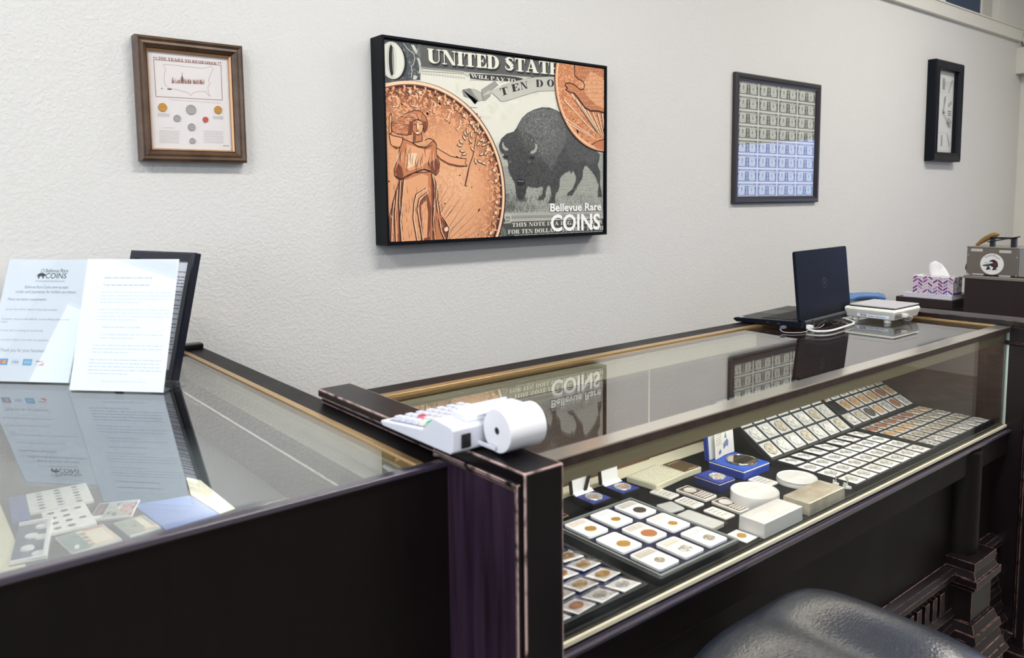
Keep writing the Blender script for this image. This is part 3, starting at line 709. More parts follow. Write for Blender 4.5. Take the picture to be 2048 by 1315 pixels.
# ground: engraved lines, grass
P.poly(a4((60, 560), (640, 520), (1040, 480), (1040, 1020), (120, 1045), (60, 900)), (176, 178, 168), 2)
P.poly(a4((60, 380), (250, 420), (250, 600), (60, 600)), (206, 205, 192), 2)
for i in range(95):
    y = 430 + i * 6.2; x = 85
    while x < 1040:
        l = rng.uniform(30, 150); P.line(a4((x, y + rng.uniform(-1, 1)), (x + l, y - l * .03 + rng.uniform(-2, 2))), .0007, rng.choice(((120, 122, 116), (92, 96, 92), (146, 148, 140))), 3); x += l + rng.uniform(2, 14)
for _ in range(900):
    x, y = rng.uniform(95, 1035), 790 + 235 * math.sqrt(rng.random())
    if rng.random() < .5: x = 95 + abs(rng.gauss(0, 120))
    l = rng.uniform(12, 60) * (1 if y > 880 else .5); t = rng.uniform(-.6, .6)
    P.line(a4((x, y), (x + l * t * .5, y - l * .6), (x + l * t, y - l)), [.0012, .0008, .0003], rng.choice(((48, 52, 52), (78, 82, 80), (128, 130, 122))), 4)
# bison
bis = [(82, 400), (100, 350), (150, 305), (215, 285), (240, 250), (260, 210), (290, 160), (340, 115), (400, 85), (470, 65), (540, 68), (600, 90), (640, 115), (700, 180), (760, 260), (830, 340), (870, 400), (905, 440), (960, 460), (995, 490), (990, 540), (975, 590), (995, 640), (1000, 700), (995, 760), (1010, 830), (1015, 875), (975, 880), (978, 830), (985, 770), (955, 690), (925, 650), (880, 600), (860, 595), (840, 640), (838, 700), (825, 730), (790, 780), (765, 830), (745, 865), (695, 865), (710, 835), (745, 810), (775, 740), (780, 700), (760, 650), (750, 640), (735, 668), (722, 640), (690, 655), (650, 680), (632, 720), (630, 780), (615, 830), (600, 838), (590, 860), (590, 900), (595, 930), (525, 935), (540, 900), (555, 870), (550, 800), (535, 770), (515, 790), (505, 830), (500, 880), (485, 905), (430, 905), (450, 875), (475, 850), (480, 800), (470, 785), (420, 795), (370, 790), (335, 780), (325, 830), (310, 880), (290, 905), (260, 895), (240, 870), (230, 800), (225, 760), (195, 700), (170, 650), (165, 600), (160, 545), (130, 535), (110, 510), (135, 495), (95, 470), (80, 430)]
P.poly(a4(*bis), (80, 82, 82), 5)
P.poly(a4((262, 215), (300, 150), (350, 115), (470, 75), (590, 95), (650, 140), (700, 250), (690, 400), (620, 500), (560, 640), (490, 560), (430, 420), (400, 340), (330, 300), (250, 280)), (104, 106, 104), 5.9)
P.poly(a4((690, 200), (760, 270), (860, 400), (960, 470), (980, 520), (900, 560), (760, 560), (690, 480)), (88, 90, 90), 5.9)
def inside(x, y, poly):
    r = False; n = len(poly)
    for i in range(n):
        (xa, ya), (xb, yb) = poly[i - 1], poly[i]
        if (ya > y) != (yb > y) and x < (xb - xa) * (y - ya) / (yb - ya) + xa: r = not r
    return r
for _ in range(11000):
    x, y = rng.uniform(80, 1015), rng.uniform(65, 930)
    if not inside(x, y, bis): continue
    mane = max(0, 1 - ((x - 470) / 230) ** 2 - ((y - 290) / 250) ** 2); head = max(0, 1 - ((x - 250) / 170) ** 2 - ((y - 560) / 260) ** 2)
    top = max(0, 1 - (y - 60) / 330); b = 76 + 100 * mane ** .5 * rng.uniform(.2, 1) + 45 * top * rng.random() - 14 * head - (14 if y > 560 else 0) + (34 if 860 < x < 990 and y < 640 else 0) * rng.random()
    if rng.random() < .38: b = b * .45
    b = max(26, min(205, b + rng.uniform(-12, 22))); l = rng.uniform(7, 19); t = rng.uniform(-.8, .8) + (1.0 if y < 400 else 1.55)
    P.line(a4((x, y), (x + l * .5 * math.cos(t), y + l * .5 * math.sin(t)), (x + l * math.cos(t + .35), y + l * math.sin(t + .35))), [.0015, .0013, .0004], (int(b), int(b * 1.01), int(b * .98)), 6 + rng.randint(0, 2))
for q in (((118, 372), (105, 400), (112, 440), (140, 462), (168, 455), (165, 440), (140, 425), (125, 400)), ((405, 388), (425, 400), (432, 430), (418, 470), (390, 490), (362, 485), (365, 465), (395, 450), (408, 425))):
    P.poly(a4(*q), (168, 168, 160), 9); P.line(a4(*q, q[0]), .001, (30, 30, 32), 10)
for q in (((350, 515), (405, 505), (395, 540), (360, 535)), ((115, 505), (160, 500), (165, 525), (140, 530))): P.poly(a4(*q), (36, 38, 40), 9)
P.poly(a4((238, 720), (280, 712), (315, 725), (310, 770), (280, 780), (245, 775)), (34, 35, 37), 9); P.poly(a4((245, 728), (310, 732), (300, 742), (250, 738)), (120, 120, 116), 10); P.ell(*a4((356, 560))[0], .003, .003, (140, 140, 134), 10, 10); P.ell(*a4((182, 560))[0], .003, .003, (140, 140, 134), 10, 10)
for _ in range(260):
    x, y = rng.uniform(235, 325), rng.uniform(780, 900); P.line(a4((x, y), (x + rng.uniform(-8, 8), y + rng.uniform(12, 30))), .0008, rng.choice(((38, 40, 40), (84, 86, 84))), 9)
# bottom lettering band
bt = a4((118, 1046), (1030, 1012))
P.poly(a4((90, 1060), (1040, 1030), (1040, 1230), (60, 1260)), (74, 76, 74), 11)
P.poly([(1.66, 1.3225), (2.14, 1.3225), (2.14, 1.3335), (1.66, 1.3335)], (196, 195, 184), 12); P.line([(1.66, 1.3335), (2.14, 1.3335)], .0012, INK, 13); P.line([(1.66, 1.328), (2.14, 1.328)], .0016, (120, 120, 116), 13)
P.poly([(1.655, 1.3335), (2.14, 1.3335), (2.14, 1.344), (1.655, 1.344)], (168, 168, 158), 12)
for i in range(120): x = 1.69 + i * .0036; P.rect(x, 1.334, x + .0009, 1.3435, (110, 110, 106), 13)
P.ring(1.668, 1.333, .007, .0105, (204, 203, 192), 14, 4, 45, 405); P.line([(1.654, 1.345), (1.685, 1.345), (1.685, 1.319), (1.654, 1.319)], .003, (204, 203, 192), 14); P.line([(1.662, 1.338), (1.677, 1.338), (1.677, 1.327), (1.662, 1.327)], .002, INK, 15)
P.line([(2.136, 1.352), (2.126, 1.352), (2.126, 1.332), (2.136, 1.332)], .0024, (204, 203, 192), 14)
P.text('THIS NOTE IS A LEGAL TENDER', 1.6905, 1.3035, .0145, (28, 30, 30), 13, 'fat', w=.44, grow=.3); P.text('THIS NOTE IS A LEGAL TENDER', 1.690, 1.304, .0145, (214, 212, 198), 14, 'fat', w=.44)
P.text('FOR TEN DOLLARS SUBJECT TO THE', 1.6725, 1.2795, .0150, (28, 30, 30), 13, 'fat', w=.470, grow=.3); P.text('FOR TEN DOLLARS SUBJECT TO THE', 1.672, 1.280, .0150, (214, 212, 198), 14, 'fat', w=.470)
P.words(1.70, 2.136, 1.2725, .006, (170, 170, 160), 14, rng)
P.ring(1.640, 1.282, .006, .009, (150, 150, 142), 12, 20); P.ring(1.640, 1.282, .015, .018, (150, 150, 142), 12, 20); P.ring(1.640, 1.282, .022, .024, (150, 150, 142), 12, 20)
P.text('Bellevue Rare', 1.8645, 1.3545, .0275, (250, 250, 248), 40, w=.258, bold=.022)
P.text('COINS', 1.866, 1.284, .0575, (250, 250, 248), 40, w=.250, bold=.026)
# left copper coin
CXc, CZc, RC = 1.3119, 1.4160, .347
P.ell(CXc + .0025, CZc - .001, RC + .0022, RC + .0022, (70, 42, 34), 16, 120); P.ell(CXc, CZc, RC, RC, CU1, 17, 120); P.ring(CXc, CZc, RC * .962, RC * .972, CU4, 18, 140); P.ell(CXc, CZc, RC * .962, RC * .962, CU2, 18, 120)
for _ in range(5200):                                   # metal tone: darker towards the rim and the head
    a, r = rng.uniform(-1.6, 3.2), RC * .955 * math.sqrt(rng.random()); x, z = CXc + r * math.cos(a), CZc + r * math.sin(a)
    dk = (r / RC) ** 7 * 1.3 + .35 * max(0, 1 - math.hypot(x - 1.29, z - 1.69) / .16) - .25 * max(0, 1 - math.hypot(x - 1.47, z - 1.46) / .16) + rng.uniform(-.07, .07)
    dk = max(-.35, min(1, dk)); c = tuple(int(CU2[i] + (CU4[i] - CU2[i]) * dk) if dk > 0 else int(CU2[i] + (CU1[i] - CU2[i]) * -dk * 2) for i in range(3))
    P.ell(x, z, rng.uniform(.003, .008), rng.uniform(.002, .005), c, 19, 6, rng.uniform(0, 3))
for k in range(24):
    a = math.radians(100 - k * 6.55); x, z = CXc + RC * .905 * math.cos(a), CZc + RC * .905 * math.sin(a)
    P.star(x - .002, z - .0015, .0125, CU5, 20, a); P.star(x, z, .0098, CU1 if k % 3 else CU2, 21, a)
    a2r = math.radians(100 - k * 6.55 - 3.2); P.line([(CXc + RC * .935 * math.cos(a2r), CZc + RC * .935 * math.sin(a2r)), (CXc + RC * .962 * math.cos(a2r), CZc + RC * .962 * math.sin(a2r))], .002, CU1, 21)
    P.ring(CXc, CZc, RC * .945, RC * .962, CU5, 20, 4, 100 - k * 6.55 - 2.6, 100 - k * 6.55 + 2.6)
for ch, (x, y), r in (('B', (150, 905), .05), ('E', (385, 890), -.10), ('R', (605, 945), -.30), ('T', (795, 1040), -.48), ('Y', (930, 1160), -.66)):
    p = a1((x, y))[0]; c = P
    P.text(ch, p[0] - .0018, p[1] - .0018, .034, CU5, 21, 'fat', w=.024, rot=r); P.text(ch, p[0], p[1], .034, CU1, 22, 'fat', w=.0235, rot=r); P.text(ch, p[0] + .001, p[1] + .0035, .027, CU3, 23, 'fat', w=.019, rot=r)
def shape(pts, col, L, edge=CU5, w=.0026): P.poly(a3(*pts), col, L); P.line(a3(*pts, pts[0]), w, edge, L + 1)
for (x0, y0), (x1, y1) in (((530, 800), (590, 690)), ((540, 920), (655, 730)), ((555, 1010), (700, 790)), ((585, 1100), (760, 840)), ((640, 1150), (820, 870)), ((610, 1060), (760, 870)), ((650, 1200), (890, 930)), ((655, 1255), (960, 960)), ((660, 1170), (830, 990)), ((720, 1255), (960, 1070)), ((800, 1250), (1000, 1120)), ((880, 1250), (1020, 1170)), ((600, 1020), (690, 890))):
    P.line(a3((x0, y0), (x1, y1)), [.0022, .0006], CU4, 21); P.line(a3((x0 + 7, y0), (x1 + 6, y1)), [.0018, .0004], (250, 214, 176), 21)
shape([(62, 60), (80, 30), (90, 90), (78, 140), (85, 210), (72, 240), (60, 220)], CU2, 22)
shape([(168, 75), (200, 45), (260, 20), (310, 3), (370, 12), (415, 60), (437, 130), (425, 195), (400, 222), (392, 150), (375, 100), (330, 85), (290, 110), (275, 160), (280, 235), (230, 245), (150, 235), (90, 205), (80, 140), (110, 100)], CU3, 22)
for _ in range(150):
    x, y = rng.uniform(85, 280), rng.uniform(40, 230); l = rng.uniform(15, 50)
    P.line(a3((x, y), (x + l * .5, y - rng.uniform(0, 8)), (x + l, y + rng.uniform(-10, 6))), [.0012, .001, .0003], rng.choice((CU1, CU4, CU5, CU2)), 24)
for k in range(9): P.line(a3((200 + k * 24, 60 - k * 4), (260 + k * 14, 35 + k * 3), (300 + k * 14, 70 + k * 14)), .001, rng.choice((CU1, CU5)), 24)
shape([(300, 225), (378, 225), (384, 300), (295, 318)], CU3, 25)
shape([(288, 112), (330, 92), (376, 108), (394, 160), (382, 214), (350, 244), (312, 236), (284, 198)], CU3, 26)
P.poly(a3((334, 100), (376, 112), (390, 160), (378, 212), (350, 238), (340, 180)), CU2, 28)
P.poly(a3((328, 130), (344, 128), (350, 180), (334, 184)), CU1, 29); P.line(a3((326, 130), (326, 184)), .0016, CU5, 30)
P.line(a3((296, 140), (322, 138)), .002, CU5, 30); P.line(a3((350, 136), (384, 140)), .002, CU5, 30); P.line(a3((322, 205), (352, 204)), .0022, CU5, 30); P.poly(a3((320, 214), (352, 214), (342, 234), (326, 232)), CU1, 29)
shape([(60, 230), (100, 250), (190, 270), (198, 340), (130, 378), (75, 335)], CU2, 24)
dress = [(200, 280), (290, 320), (340, 352), (420, 362), (490, 298), (522, 332), (520, 420), (552, 520), (542, 600), (515, 637), (470, 600), (400, 580), (300, 612), (220, 660), (160, 684), (115, 640), (108, 580), (150, 470), (160, 380)]
shape([(512, 362), (570, 398), (660, 450), (760, 470), (812, 474), (800, 520), (822, 546), (740, 552), (640, 530), (560, 482), (520, 432)], CU2, 24)
P.poly(a3((520, 425), (560, 470), (640, 515), (740, 536), (815, 540), (740, 552), (640, 530), (560, 482)), CU4, 26)
shape(dress, CU3, 26)
P.poly(a3((225, 330), (300, 350), (400, 385), (470, 380), (440, 500), (360, 560), (260, 590), (215, 560)), CU2, 28); P.poly(a3((240, 420), (330, 420), (330, 530), (240, 570)), CU1, 29)
for k in range(26):
    x = rng.uniform(130, 520); y = rng.uniform(330, 500); P.line(a3((x, y), (x - 12, y + 60), (x - 4, y + 120)), [.0006, .0022, .0006], rng.choice((CU4, CU5, CU1)), 30)
P.line(a3((285, 320), (340, 360), (420, 372), (480, 340)), .0022, CU5, 31); P.line(a3((120, 640), (170, 672), (230, 640), (310, 606), (400, 575), (470, 596)), .003, CU5, 31)
P.line(a3((410, 290), (450, 275), (490, 290), (520, 330)), .002, CU5, 31)
shape([(160, 684), (300, 612), (470, 600), (515, 700), (540, 900), (560, 1020), (590, 1060), (650, 1140), (640, 1265), (66, 1285), (62, 1050), (100, 880)], CU3, 24)
P.poly(a3((200, 690), (380, 620), (440, 640), (440, 1270), (180, 1280)), CU2, 25); P.poly(a3((350, 900), (430, 800), (470, 950), (460, 1270), (370, 1270)), CU4, 26); P.poly(a3((370, 930), (420, 880), (440, 1000), (430, 1240), (390, 1250)), CU2, 27)
for pts in (((160, 690), (150, 900), (175, 1280)), ((200, 670), (180, 880), (160, 1100), (175, 1280)), ((300, 900), (290, 1050), (330, 1280)), ((430, 800), (350, 860), (330, 960), (380, 1270)), ((420, 760), (320, 820), (300, 900)), ((470, 620), (500, 760), (490, 950), (480, 1080), (500, 1270)), ((515, 700), (510, 860), (530, 1000)), ((100, 880), (80, 1050), (75, 1280)), ((130, 780), (110, 1000), (120, 1280)), ((540, 1060), (560, 1180), (600, 1270)), ((590, 1060), (640, 1150), (620, 1260))):
    P.line(a3(*pts), .0034, CU5, 28); P.line(a3(*[(x + 12, y) for x, y in pts]), .0024, CU1, 28)
for _ in range(150):
    x, y = rng.uniform(75, 610), rng.uniform(700, 1240); P.line(a3((x, y), (x + rng.uniform(-8, 10), y + rng.uniform(30, 90))), [.0004, .0014], rng.choice((CU4, CU1, CU3, CU5)), 28)
shape([(590, 1150), (625, 1125), (645, 1160), (620, 1190), (596, 1180)], CU1, 29)
for pts, c in (([(290, 112), (276, 160), (282, 235), (240, 240), (250, 160), (262, 110)], CU4), ([(392, 110), (425, 110), (428, 180), (402, 220), (396, 160)], CU4), ([(295, 240), (320, 245), (318, 300), (296, 312)], CU4), ([(115, 600), (150, 520), (185, 560), (200, 640), (160, 684)], CU4), ([(440, 520), (520, 470), (552, 540), (515, 630), (470, 590)], CU4), ([(150, 700), (190, 690), (180, 1000), (190, 1280), (150, 1280)], CU4), ([(470, 640), (505, 700), (500, 1000), (520, 1260), (480, 1260)], CU4), ([(560, 1040), (640, 1140), (630, 1262), (585, 1262)], CU4), ([(80, 340), (150, 360), (130, 378), (80, 345)], CU4)):
    P.poly(a3(*pts), c, 29 if c != CU4 else 28)
# olive branch
P.line(a3((806, 740), (828, 640), (848, 545), (880, 450), (900, 330), (912, 240)), [.0105, .0105, .010, .007, .006, .003], CU5, 28); P.line(a3((812, 735), (834, 640), (852, 545), (884, 450), (903, 330), (914, 245)), [.006, .006, .006, .004, .003, .001], CU2, 29)
for x, y, t in ((760, 310, 2.5), (745, 345, 2.9), (790, 270, 2.2), (820, 210, 1.8), (800, 230, 2.2), (770, 400, 3.0), (790, 430, 3.3), (850, 300, 2.2), (860, 240, 1.7), (900, 190, 1.5), (940, 220, 1.0), (960, 290, .6), (930, 330, .9), (980, 340, .3), (960, 430, .4), (1000, 420, .9), (940, 500, -.5), (980, 520, -.3), (900, 500, -1.2), (870, 380, 2.4), (925, 150, 1.4), (880, 160, 1.9)):
    p = a3((x, y))[0]; P.ell(p[0], p[1], .0105, .0048, CU5, 30, 12, t); P.ell(p[0] + .0006, p[1] + .0006, .0082, .0030, CU1, 31, 12, t)
# right copper coin with a feathered wing over sun rays
CX2, CZ2, R2 = 2.1352, 1.8187, .2437
P.ell(CX2 - .0012, CZ2 - .0012, R2 + .002, R2 + .002, CU5, 32, 110); P.ell(CX2, CZ2, R2, R2, CU2, 33, 110); P.ring(CX2, CZ2, R2 * .955, R2 * .975, CU1, 34, 110); P.ell(CX2, CZ2, R2 * .95, R2 * .95, CU3, 34, 110)
for _ in range(1500):
    a, r = rng.uniform(2.4, 4.8), R2 * .95 * math.sqrt(rng.random()); P.ell(CX2 + r * math.cos(a), CZ2 + r * math.sin(a), rng.uniform(.002, .006), rng.uniform(.002, .005), rng.choice((CU2, (212, 142, 98), CU2, (220, 152, 108), (206, 134, 90))), 35, 7)
s0 = a2((1440, 1260))[0]
for (x, y), w in (((905, 680), .0030), ((1000, 610), .0040), ((1060, 680), .0044), ((1130, 760), .0040), ((1200, 820), .0036), ((1265, 840), .0032), ((1330, 850), .003), ((1385, 850), .003), ((900, 900), .0026), ((930, 960), .0024)):
    p = a2((x, y))[0]; e = (s0[0] + (p[0] - s0[0]) * .30, s0[1] + (p[1] - s0[1]) * .30)
    P.line([e, p], [w * .9, w * 1.2], CU5, 36); d = .0045; P.line([(e[0] + d * .8, e[1]), (p[0] + d, p[1])], [w * 1.0, w * 1.7], CU1, 36)
q = ((1262, 1248), (1340, 1203), (1430, 1176), (1430, 1318), (1330, 1292)); P.poly(a2(*q), CU3, 38); P.line(a2(*q[:3]), .003, CU5, 39)
wing = [(1050, 240), (1050, 380), (1100, 430), (1150, 450), (1175, 500), (1165, 552), (1120, 562), (1050, 500), (990, 475), (940, 480), (930, 510), (965, 540), (938, 562), (965, 582), (1040, 605), (1100, 680), (1180, 780), (1240, 822), (1330, 822), (1430, 852), (1430, 240)]
P.poly(a2(*wing), CU3, 37); P.line(a2(*wing), .0042, CU5, 39)
P.poly(a2((1120, 520), (1180, 560), (1200, 640), (1330, 760), (1420, 790), (1420, 420), (1250, 330), (1200, 420)), CU2, 38)
for j in range(9):
    for i in range(9):
        x, y = 1085 + i * 40 + (j % 2) * 20, 320 + j * 54
        if inside(x, y, wing) and inside(x + 30, y, wing): p = a2((x, y))[0]; P.ring(p[0], p[1], .0044, .0056, CU5 if rng.random() < .6 else CU4, 39, 8, 190, 350); P.ring(p[0], p[1] + .0008, .0030, .0042, CU1, 39, 8, 190, 350)
for _ in range(240):
    x, y = rng.uniform(960, 1420), rng.uniform(280, 840)
    if inside(x, y, wing): P.line(a2((x, y), (x + rng.uniform(8, 22), y + rng.uniform(-14, 14))), .0010, rng.choice((CU1, CU4, CU5, CU2)), 40)
P.line(a2((1040, 600), (1110, 690), (1180, 785), (1250, 826), (1330, 826), (1425, 850)), .0062, CU5, 40)
P.build('print', pic, Matrix.Translation((0, AY, 0)), world=True)

# ---- brown-framed "200 years" coin print
f1 = thing('framed_coin_print', 'small brown wooden frame with coins mounted under a map print', 'picture', (.657, YB, 1.66))
X0, X1, Z0, Z1 = .523, .791, 1.505, 1.815
M_BRN = mat('bronze_brown_frame', (84, 64, 48), .38, .15, noise=(20, .4), bump=(60, .12))
obj('frame', MB().frame(X0, X1, Z0, Z1, [(0, 0), (0, .030), (.006, .034), (.012, .030), (.018, .032), (.027, .022), (.028, .018)], YB - .001), M_BRN, f1)
obj('gilt_liner', MB().frame(X0 + .028, X1 - .028, Z0 + .028, Z1 - .028, [(0, .018), (.001, .021), (.005, .016), (.005, .008)], YB - .001), mat('gilt', (206, 160, 118), .35, .6), f1)
FY = YB - .010
F1 = crop(240, 50, 4.382); f_ = lambda x, y: (lambda p: (p.x, p.z))(atY(*F1(x, y), FY))
P = Print((X0 + .033, X1 - .033, Z0 + .033, Z1 - .033))
P.rect(X0, Z0, X1, Z1, (238, 233, 232), 0)
BR = (150, 92, 84)
tl = f_(335, 298); tr = f_(848, 344); P.text('200 YEARS TO REMEMBER', tl[0], tl[1] - .001, .0072, (140, 86, 80), 2, 'fat', w=tr[0] - tl[0])
for x, y in ((298, 285), (318, 288), (862, 330), (880, 332)): P.star(*f_(x, y), .0026, (110, 70, 66), 2)
c = [f_(*q) for q in ((295, 302), (885, 352), (896, 658), (315, 626))]; P.line(c + c[:1], .0014, BR, 2)
us = [(380, 345), (470, 350), (560, 362), (650, 372), (720, 380), (760, 372), (800, 360), (815, 385), (800, 420), (785, 455), (775, 490), (790, 510), (770, 545), (775, 590), (790, 625), (770, 610), (755, 585), (710, 580), (650, 590), (620, 618), (590, 590), (540, 580), (500, 565), (440, 555), (400, 530), (385, 490), (388, 430), (400, 390), (380, 345)]
P.line([f_(*q) for q in us], .0007, (168, 122, 114), 2)
for _ in range(120):
    x = rng.uniform(450, 740); y = 500 + (x - 450) * .03; hgt = rng.uniform(6, 34) * (1.6 if 530 < x < 560 else 1) * (1.3 if x < 480 else 1)
    P.line([f_(x, y + 10), f_(x + rng.uniform(-3, 3), y - hgt)], .0009, rng.choice(((120, 74, 64), (160, 116, 104), (188, 150, 138))), 3)
P.line([f_(543, 415), f_(546, 495)], [.0006, .003], (104, 62, 56), 4); P.rect(*f_(415, 566), *f_(452, 558), (120, 70, 66), 3); P.rect(*f_(362, 560), *f_(372, 552), (120, 70, 66), 3)
for (xa, xb, ya, yb, n) in ((330, 435, 775, 800, 4), (815, 905, 800, 822, 4), (380, 480, 900, 905, 1), (345, 520, 925, 1030, 9), (735, 905, 930, 1030, 8), (430, 880, 655, 662, 1)):
    for i in range(n):
        y = ya + (yb - ya) * i / max(1, n - 1); A = f_(xa, y); B = f_(xb, y); P.words(A[0], B[0], A[1], .0012, (146, 134, 134), 2, rng)
P.words(*[f_(905, 1055)[0], f_(955, 1055)[0]], f_(905, 1060)[1], .003, (90, 90, 110), 3, rng)
P.build('print', f1, Matrix.Translation((0, FY, 0)), world=True)
M_SILV = mat('coin_silver', (176, 174, 172), .4, .2, bump=(160, .3)); M_GOLDC = mat('coin_gold', (206, 150, 72), .4, .25, bump=(160, .3)); M_COPP = mat('coin_copper', (214, 106, 92), .4, .4, bump=(160, .3))
for x, y, r, m, lb in ((372, 720, .0105, M_GOLDC, 'gold-toned coin'), (858, 743, .0102, M_GOLDC, 'gold-toned coin'), (622, 740, .0125, M_SILV, 'silver coin'), (500, 816, .0086, M_SILV, 'silver coin'), (748, 828, .0072, M_COPP, 'red copper coin'), (627, 893, .0094, M_SILV, 'silver coin'), (634, 1013, .0072, M_SILV, 'small silver coin')):
    p = f_(x, y); o = obj('coin', MB().lathe([(0, -.0022), (r * .86, -.0022), (r * .88, -.0028), (r * .98, -.0028), (r, -.002), (r, 0)], (p[0], FY - .0003, p[1]), 28, axis='y'), m, f1); o['label'] = lb
obj('glazing', MB().box(X0 + .030, X1 - .030, FY - .006, FY - .0045, Z0 + .030, Z1 - .030), glass('picture_glass', .035), f1)

# ---- uncut sheet of dollar notes
f2 = thing('framed_note_sheet', 'dark framed uncut sheet of thirty-two one-dollar notes', 'picture', (3.385, YB, 1.66))
X0, X1, Z0, Z1 = 3.025, 3.745, 1.368, 1.956
obj('frame', MB().frame(X0, X1, Z0, Z1, [(0, 0), (0, .016), (.006, .021), (.018, .021), (.026, .015), (.033, .013), (.033, .004)], YB - .001), mat('umber_black_frame', (44, 40, 42), .35, bump=(50, .1)), f2)
SX0, SX1, SZ0, SZ1 = X0 + .031, X1 - .031, Z0 + .031, Z1 - .031
NY = YB - .006
obj('backing', MB().box(SX0, SX1, NY + .0005, NY + .003, SZ0, SZ1), mat('sheet_white', (226, 227, 222), .6), f2)
nw, nh = (SX1 - SX0) / 4, (SZ1 - SZ0) / 8.0
P = Print(); g = (82, 86, 82); w, h = nw * .93, nh * .86
P.rect(-w / 2, -h / 2, w / 2, h / 2, (206, 210, 200), 0)
for s_ in (-1, 1):
    P.poly([(s_ * w / 2, -h / 2), (s_ * w / 2, h / 2), (s_ * w * .36, h / 2), (s_ * w * .40, h * .1), (s_ * w * .44, -h * .1), (s_ * w * .38, -h / 2)], g, 1)
    P.ell(s_ * w * .44, h * .30, w * .028, h * .13, (196, 198, 190), 2, 14); P.ell(s_ * w * .44, -h * .34, w * .022, h * .08, (176, 178, 170), 2, 12)
P.rect(-w / 2, h * .37, w / 2, h / 2, (94, 98, 92), 1); P.rect(-w * .34, h * .395, w * .34, h * .475, (198, 200, 192), 2); P.words(-w * .30, w * .30, h * .41, h * .07, (110, 112, 108), 3, rng)
P.rect(-w / 2, -h / 2, w / 2, -h * .43, (94, 98, 92), 1); P.rect(-w * .16, -h * .47, w * .16, -h * .37, (150, 152, 146), 2)
P.rect(-w * .40, -h * .43, w * .40, h * .37, (212, 215, 204), 1)
P.poly([(-w * .085, h * .30), (w * .085, h * .30), (w * .10, h * .05), (w * .095, -h * .3), (w * .12, -h * .42), (-w * .12, -h * .42), (-w * .095, -h * .3), (-w * .10, h * .05)], (70, 74, 70), 3)
P.ell(0, h * .10, w * .045, h * .17, (170, 172, 164), 4, 16); P.poly([(-w * .055, -h * .40), (-w * .02, -h * .10), (w * .03, -h * .10), (w * .05, -h * .40)], (140, 142, 136), 4); P.ell(w * .012, -h * .20, w * .014, h * .12, (214, 216, 208), 5, 10); P.rect(-w * .03, h * .08, w * .03, h * .10, (100, 102, 98), 5)
P.ell(-w * .25, h * .06, w * .042, h * .15, (60, 64, 60), 3, 20); P.ell(-w * .25, h * .06, w * .028, h * .10, (206, 208, 198), 4, 16); P.text('B', -w * .25, h * .0, h * .12, (70, 72, 70), 5, align='c')
P.ell(w * .25, -h * .02, w * .042, h * .15, (112, 158, 128), 3, 20); P.ell(w * .25, -h * .02, w * .026, h * .09, (150, 186, 162), 4, 16)
P.words(-w * .36, -w * .14, -h * .30, h * .05, (140, 144, 138), 3, rng); P.words(w * .14, w * .36, -h * .32, h * .05, (140, 144, 138), 3, rng); P.words(w * .13, w * .36, h * .22, h * .07, (96, 150, 118), 3, rng); P.words(-w * .36, -w * .13, -h * .15, h * .06, (120, 170, 140), 3, rng)
note = None
for j in range(8):
    for i in range(4):
        x, z = SX0 + nw * (i + .5), SZ1 - nh * (j + .5)
        if note is None: note = P.build('banknote', f2, Matrix.Translation((0, 0, 0)))
        o = note if (i, j) == (0, 0) else note.copy()
        if o is not note: COL.objects.link(o); o.parent = f2
        o.location = (x - 3.385, NY - YB, z - 1.66)
obj('glazing', MB().box(X0 + .030, X1 - .030, NY - .005, NY - .0035, Z0 + .030, Z1 - .030), glass('note_glass', .06), f2)

# ---- wall clock
ck = thing('wall_clock', 'tall black box-framed wall clock with roman numerals', 'clock', (5.17, YB, 1.905))
X0, X1, Z0, Z1 = 4.976, 5.372, 1.604, 2.208
obj('frame', MB().frame(X0, X1, Z0, Z1, [(0, 0), (0, .048), (.010, .056), (.016, .054), (.040, .050), (.044, .054), (.050, .054), (.056, .040), (.056, .014)], YB - .001), mat('blue_black_frame', (14, 18, 26), .42, spec=.15), ck)
KY = YB - .016
P = Print((X0 + .056, X1 - .056, Z0 + .056, Z1 - .056)); cx, cz = (X0 + X1) / 2, (Z0 + Z1) / 2
P.rect(X0, Z0, X1, Z1, (226, 228, 226), 0)
hw, hh = (X1 - X0) / 2 - .056, (Z1 - Z0) / 2 - .056
for k in (0.95,): P.line([(cx - hw * k, cz - hh * k), (cx + hw * k, cz - hh * k), (cx + hw * k, cz + hh * k), (cx - hw * k, cz + hh * k), (cx - hw * k, cz - hh * k)], .0016, (150, 152, 152), 1)
P.line([(cx - hw * .45, cz - hh * .50), (cx + hw * .45, cz - hh * .50)], .0014, (150, 152, 152), 1); P.line([(cx - hw * .45, cz + hh * .50), (cx + hw * .45, cz + hh * .50)], .0014, (150, 152, 152), 1)
NUM = ['XII', 'I', 'II', 'III', 'IIII', 'V', 'VI', 'VII', 'VIII', 'IX', 'X', 'XI']
